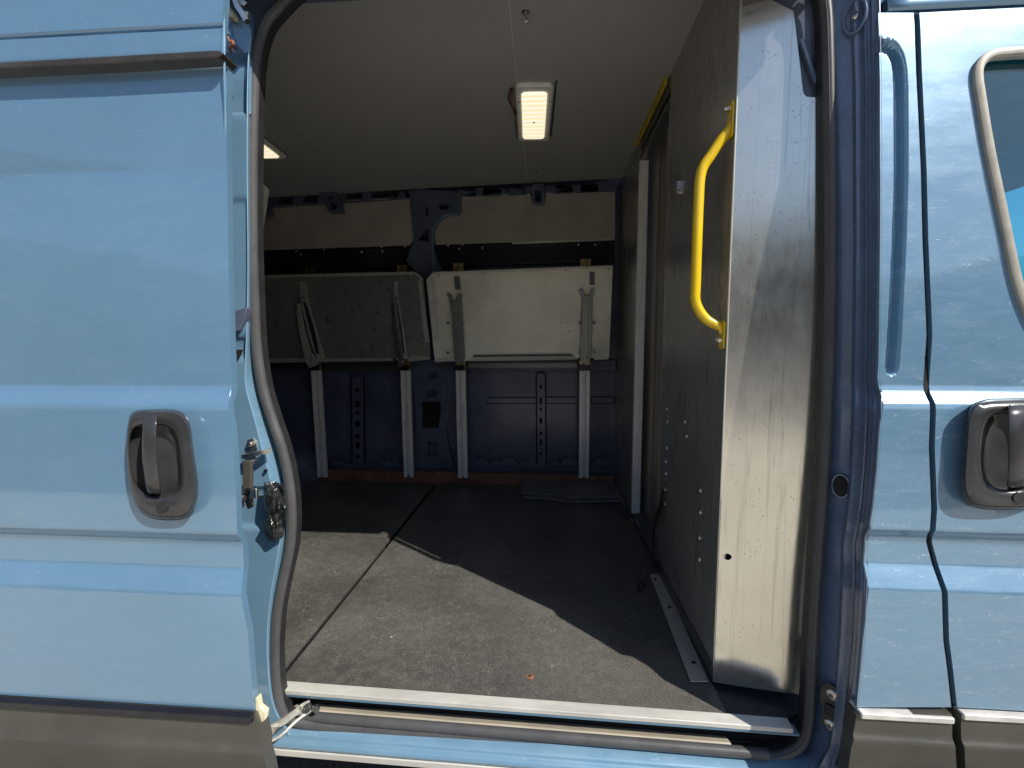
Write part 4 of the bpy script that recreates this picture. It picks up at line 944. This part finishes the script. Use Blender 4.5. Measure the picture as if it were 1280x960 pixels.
def shelf_right():
    t = thing('folding_shelf', 'metal shelf, coloured pale for the light it reflects, folded against the wall right of the pillar', 'shelf', PY(650, 455, 2.82), 'folding shelves on the far wall')
    bm, P = tilted([(533, 349), (541, 341), (640, 337), (766, 332.5), (761.5, 447), (640, 450), (543.5, 452)], 2.71, 2.80, 333, 452, .004)
    obj('shelf_board', bm, ALU_SHELF_LIT, t, bevel=.001)
    bm, _ = tilted([(541, 340), (766, 331.5), (766, 333.8), (541, 342.5)], 2.694, 2.694, 340, 350, .012); obj('top_lip', bm, ALU_STRIP, t, bevel=.001)
    bm, _ = tilted([(590, 447), (592, 445.5), (714, 444), (719, 447), (722, 449.5), (587, 451.5)], 2.775, 2.79, 444, 452, .014); obj('bottom_lip', bm, ALU_STRIP, t, bevel=.001)
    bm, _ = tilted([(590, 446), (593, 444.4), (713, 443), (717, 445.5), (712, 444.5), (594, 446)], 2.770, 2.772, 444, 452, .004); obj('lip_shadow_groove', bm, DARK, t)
    for a in ([(544, 449), (561, 446), (565, 451), (545, 453)], [(745, 446), (761, 445), (761, 449), (742, 450)]):
        bm, _ = tilted(a, 2.785, 2.79, 444, 453, .012); obj('corner_plate', bm, ALU_STRIP, t, bevel=.001)
    bm, _ = tilted([(533, 350), (541, 350), (549, 427), (541, 427)], 2.69, 2.77, 350, 430, .008); obj('end_angle', bm, ALU_STRIP, t, bevel=.001)
    sets = [([(568, 345.5), (574, 345.5), (576, 362), (569, 362)], [(558, 367), (561, 366), (565, 369), (566, 376), (570, 376), (571, 368), (575, 366), (577.5, 369), (577, 375), (581, 448), (574, 458), (569, 452), (565, 402), (562, 374)], [(563, 378), (566.5, 378), (571, 448), (568, 450)], [(571.5, 374), (574, 372), (580, 450), (577, 452)]),
            ([(737, 340), (743, 340), (743, 356), (737, 356)], [(723, 363), (727, 361), (730, 363), (731, 369), (737, 369), (738, 362), (742, 361), (743.5, 364), (741, 371), (739, 448), (733, 458), (725, 449), (727, 371)], [(727.5, 372), (730, 372), (728.5, 450), (725.5, 450)], [(736.5, 372), (739.5, 372), (737.5, 450), (735, 450)])]
    for tab, body, l1, l2 in sets:
        bm, _ = tilted(body, 2.685, 2.76, 345, 455, .012); br = obj('bracket', bm, ALU_BRD, t, bevel=.002)
        bm, _ = tilted(tab, 2.695, 2.695, 340, 362, .006); obj('bracket_tab', bm, ALU_BRD, br, bevel=.001)
        for l in (l1, l2):
            bm, _ = tilted(l, 2.672, 2.745, 345, 455, .012); obj('fold_arm', bm, ALU_BRD, br, bevel=.001)
        cxm = sum(p[0] for p in body)/len(body)
        for v, du in ((380, 0), (404, 9), (404, -9), (441, -9), (441, 9), (447, 0)):
            bm = NB(); disc(bm, PY(cxm+du, v, 2.70+.06*(v-345)/110), (0, -1, 0), .009 if du else .004, .012 if du else .003, 12, .001); obj('pivot_pin', bm, ALU_BRD if du else DARK, br, smooth=40)
    for u, v in ((549, 344), (606, 342), (660, 340), (707, 338), (761, 336), (701, 403), (711, 414)):
        bm = NB(); disc(bm, P(u, v)-Vector((0, .001, 0)), (0, -1, 0), .0045, .002, 10, .001); obj('rivet', bm, ALU_BRD, t, smooth=40)
shelf_left(); shelf_right()

# uprights behind the shelves
ups = [((388, 334), (403.5, 596), 'first upright aluminium rail from the left, beside the wheel arch'),
       ((503, 332), (511.5, 596), 'second upright aluminium rail from the left, just left of the pillar with square patch'),
       ((573, 329), (579, 597), 'third upright aluminium rail from the left, just right of the pillar with square patch'),
       ((732, 324), (729.5, 597), 'rightmost upright aluminium rail, standing behind the rubber mats')]
for (a, b, lab) in ups:
    YU = 2.842
    T, Bp = PY(*a, YU), PY(*b, YU); mid = PY(a[0]+(b[0]-a[0])*(463-a[1])/(b[1]-a[1]), 463, YU)
    t = thing('wall_rail', lab, 'rail', Bp, 'upright rails on the far wall')
    hw = .031
    secp = [(-hw, -.012), (-.009, -.012), (-.006, .004), (-.0025, .004), (-.002, -.010), (.002, -.010), (.0025, .004), (.006, .004), (.009, -.012), (hw, -.012), (hw, .012), (-hw, .012)]
    def sweep(p, q):
        bm = NB(); ra = [bm.verts.new(p+Vector((x, y, 0))) for x, y in secp]; rb = [bm.verts.new(q+Vector((x, y, 0))) for x, y in secp]; n = len(secp)
        for i in range(n): bm.faces.new((ra[i], ra[(i+1) % n], rb[(i+1) % n], rb[i]))
        bm.faces.new(ra); bm.faces.new(list(reversed(rb))); bmesh.ops.recalc_face_normals(bm, faces=bm.faces); return bm
    obj('channel', sweep(mid, Bp), ALU_RAIL, t)
    obj('upper_channel', sweep(T, mid), BRASS, t)
    bm = NB(); box(bm, mid.x-.034, mid.x+.03, mid.y-.03, mid.y-.008, mid.z, mid.z+.035); obj('clamp', bm, BLACKM, t, bevel=.004)
    bm = NB(); disc(bm, Bp+Vector((0, -.012, .012)), (0, -1, 0), .006, .004, 10, .001); obj('foot_screw', bm, ALU_BRD, t, smooth=40)

# ------------------------------------------------------------------ ceiling lamps
def lamp(cx_, cy_, w_, l_, rot, label, wires=True):
    t = thing('ceiling_lamp', label, 'lamp', (cx_, cy_, CZ), 'interior lamps on the ceiling')
    M = Matrix.Rotation(rot, 3, 'Z')
    def tr(pts, z): return [Vector((cx_, cy_, z))+M@Vector((x, y, 0)) for x, y in pts]
    bm = NB(); prism(bm, [tr(rrect(0, 0, w_, l_, .025), CZ-.018)], (0, 0, .018)); obj('housing', bm, LENSFRAME, t, bevel=.006)
    bm = NB(); prism(bm, [tr(rrect(0, 0, w_*.68, l_*.84, .018), CZ-.024)], (0, 0, .008)); obj('diffuser', bm, DIFF, t, bevel=.003)
    bm = NB(); disc(bm, Vector((cx_, cy_+.03, CZ-.0245)), (0, 0, -1), .005, .002, 12); obj('screw', bm, BRASS, t, smooth=40)
    for sx in (-1, 1):
        for sy in (-.27, .33):
            bm = NB(); p = Vector((cx_, cy_, CZ-.018))+M@Vector((sx*w_*.42, sy*l_, 0)); disc(bm, p, (0, 0, -1), .003, .0015, 8); obj('screw', bm, DARK, t)
    bm = NB(); p = tr([(w_/2+.006, -l_*.5), (w_/2+.011, -l_*.5), (w_/2+.011, l_*.45), (w_/2+.006, l_*.45)], CZ-.004); prism(bm, [p], (0, 0, .004)); obj('gasket', bm, DARK, t)
    if wires:
        for k, (mt, o_) in enumerate(((RUST, 0), (BRASS, .005), (DARK, -.005))):
            P = [tr([(-w_/2-.008+o_, -l_*.46), ], CZ-.012)[0], tr([(-w_/2-.020+o_*1.5, -l_*.32)], CZ-.02)[0], tr([(-w_/2-.008-o_, -l_*.12)], CZ-.022)[0], tr([(-w_/2-.004+o_*.4, l_*.1)], CZ-.012)[0], tr([(-w_/2-.003, l_*.46)], CZ-.01)[0]]
            bm = NB(); tube(bm, smooth_path(P, 6), circ(.0025, 6), (0, 0, 1)); obj('wire', bm, mt, t, smooth=60)
    return t
CZ0 = CZ
CZ = zc(-.05)
la, lb = PZ(667, 108, CZ-.018), PZ(667, 177, CZ-.018); lw = (PZ(690, 140, CZ-.018)-PZ(645, 140, CZ-.018)).x
lamp(PZ(667, 140, CZ-.018).x, (la.y+lb.y)/2, lw*.98, (lb-la).length, R_(2), 'lit rectangular lamp near the middle of the ceiling with loose wires')
CZ = zc(-1.2)
pc = PZ(325, 182, CZ); lamp(pc.x-.0, pc.y-.06, lw*.98, .36, R_(2), 'lit lamp at the left of the ceiling, half hidden by the door seal', False)
CZ = zc(-.1)
# ceiling hook
hk = PZ(657, 14, CZ)
t = thing('ceiling_hook', 'chrome hook screwed to the ceiling in front of the lamp', 'hook', hk)
bm = NB(); disc(bm, hk, (0, 0, -1), .012, .004, 20, .002); obj('base', bm, CHROME, t, smooth=40)
bm = NB(); tube(bm, smooth_path([hk+Vector((0, 0, -.004)), hk+Vector((0, .002, -.012)), hk+Vector((.006, .004, -.02)), hk+Vector((0, .006, -.026)), hk+Vector((-.006, .004, -.02))], 5), circ(.0025, 8)); obj('hook_wire', bm, CHROME, t, smooth=60)
for u, v in ((661, 78), (400, 90), (606, 48)):
    bm = NB(); disc(bm, PZ(u, v, CZ), (0, 0, -1), .005, .002, 10, .001); obj('headliner_screw', bm, ALU_BR, van, smooth=40)
for u, v in ((671, 213), (768, 228)):
    bm = NB(); disc(bm, PZ(u, v, CZ), (0, 0, -1), .008, .006, 10, .002); obj('headliner_screw', bm, CHROME, van, smooth=40)

# ------------------------------------------------------------------ rubber mats
def rmat(pts, z, lab):
    bm = NB(); prism(bm, [[PZ(u, v, z) for u, v in pts]], (0, 0, .013))
    return tag(obj('rubber_mat', bm, MATRIB, None, bevel=.002), lab, 'mat', 'rubber mats stacked on the floor')
rmat([(657, 603), (706, 600), (712, 603), (768, 603), (776, 628), (708, 629), (684, 625), (654, 624)], .556, 'lower black rubber mat of the stack on the floor by the bulkhead')
rmat([(655, 598), (703, 596), (711, 600), (764, 599), (775, 623), (709, 624), (684, 619), (653, 618)], .572, 'upper ribbed black rubber mat lying on the other mat')
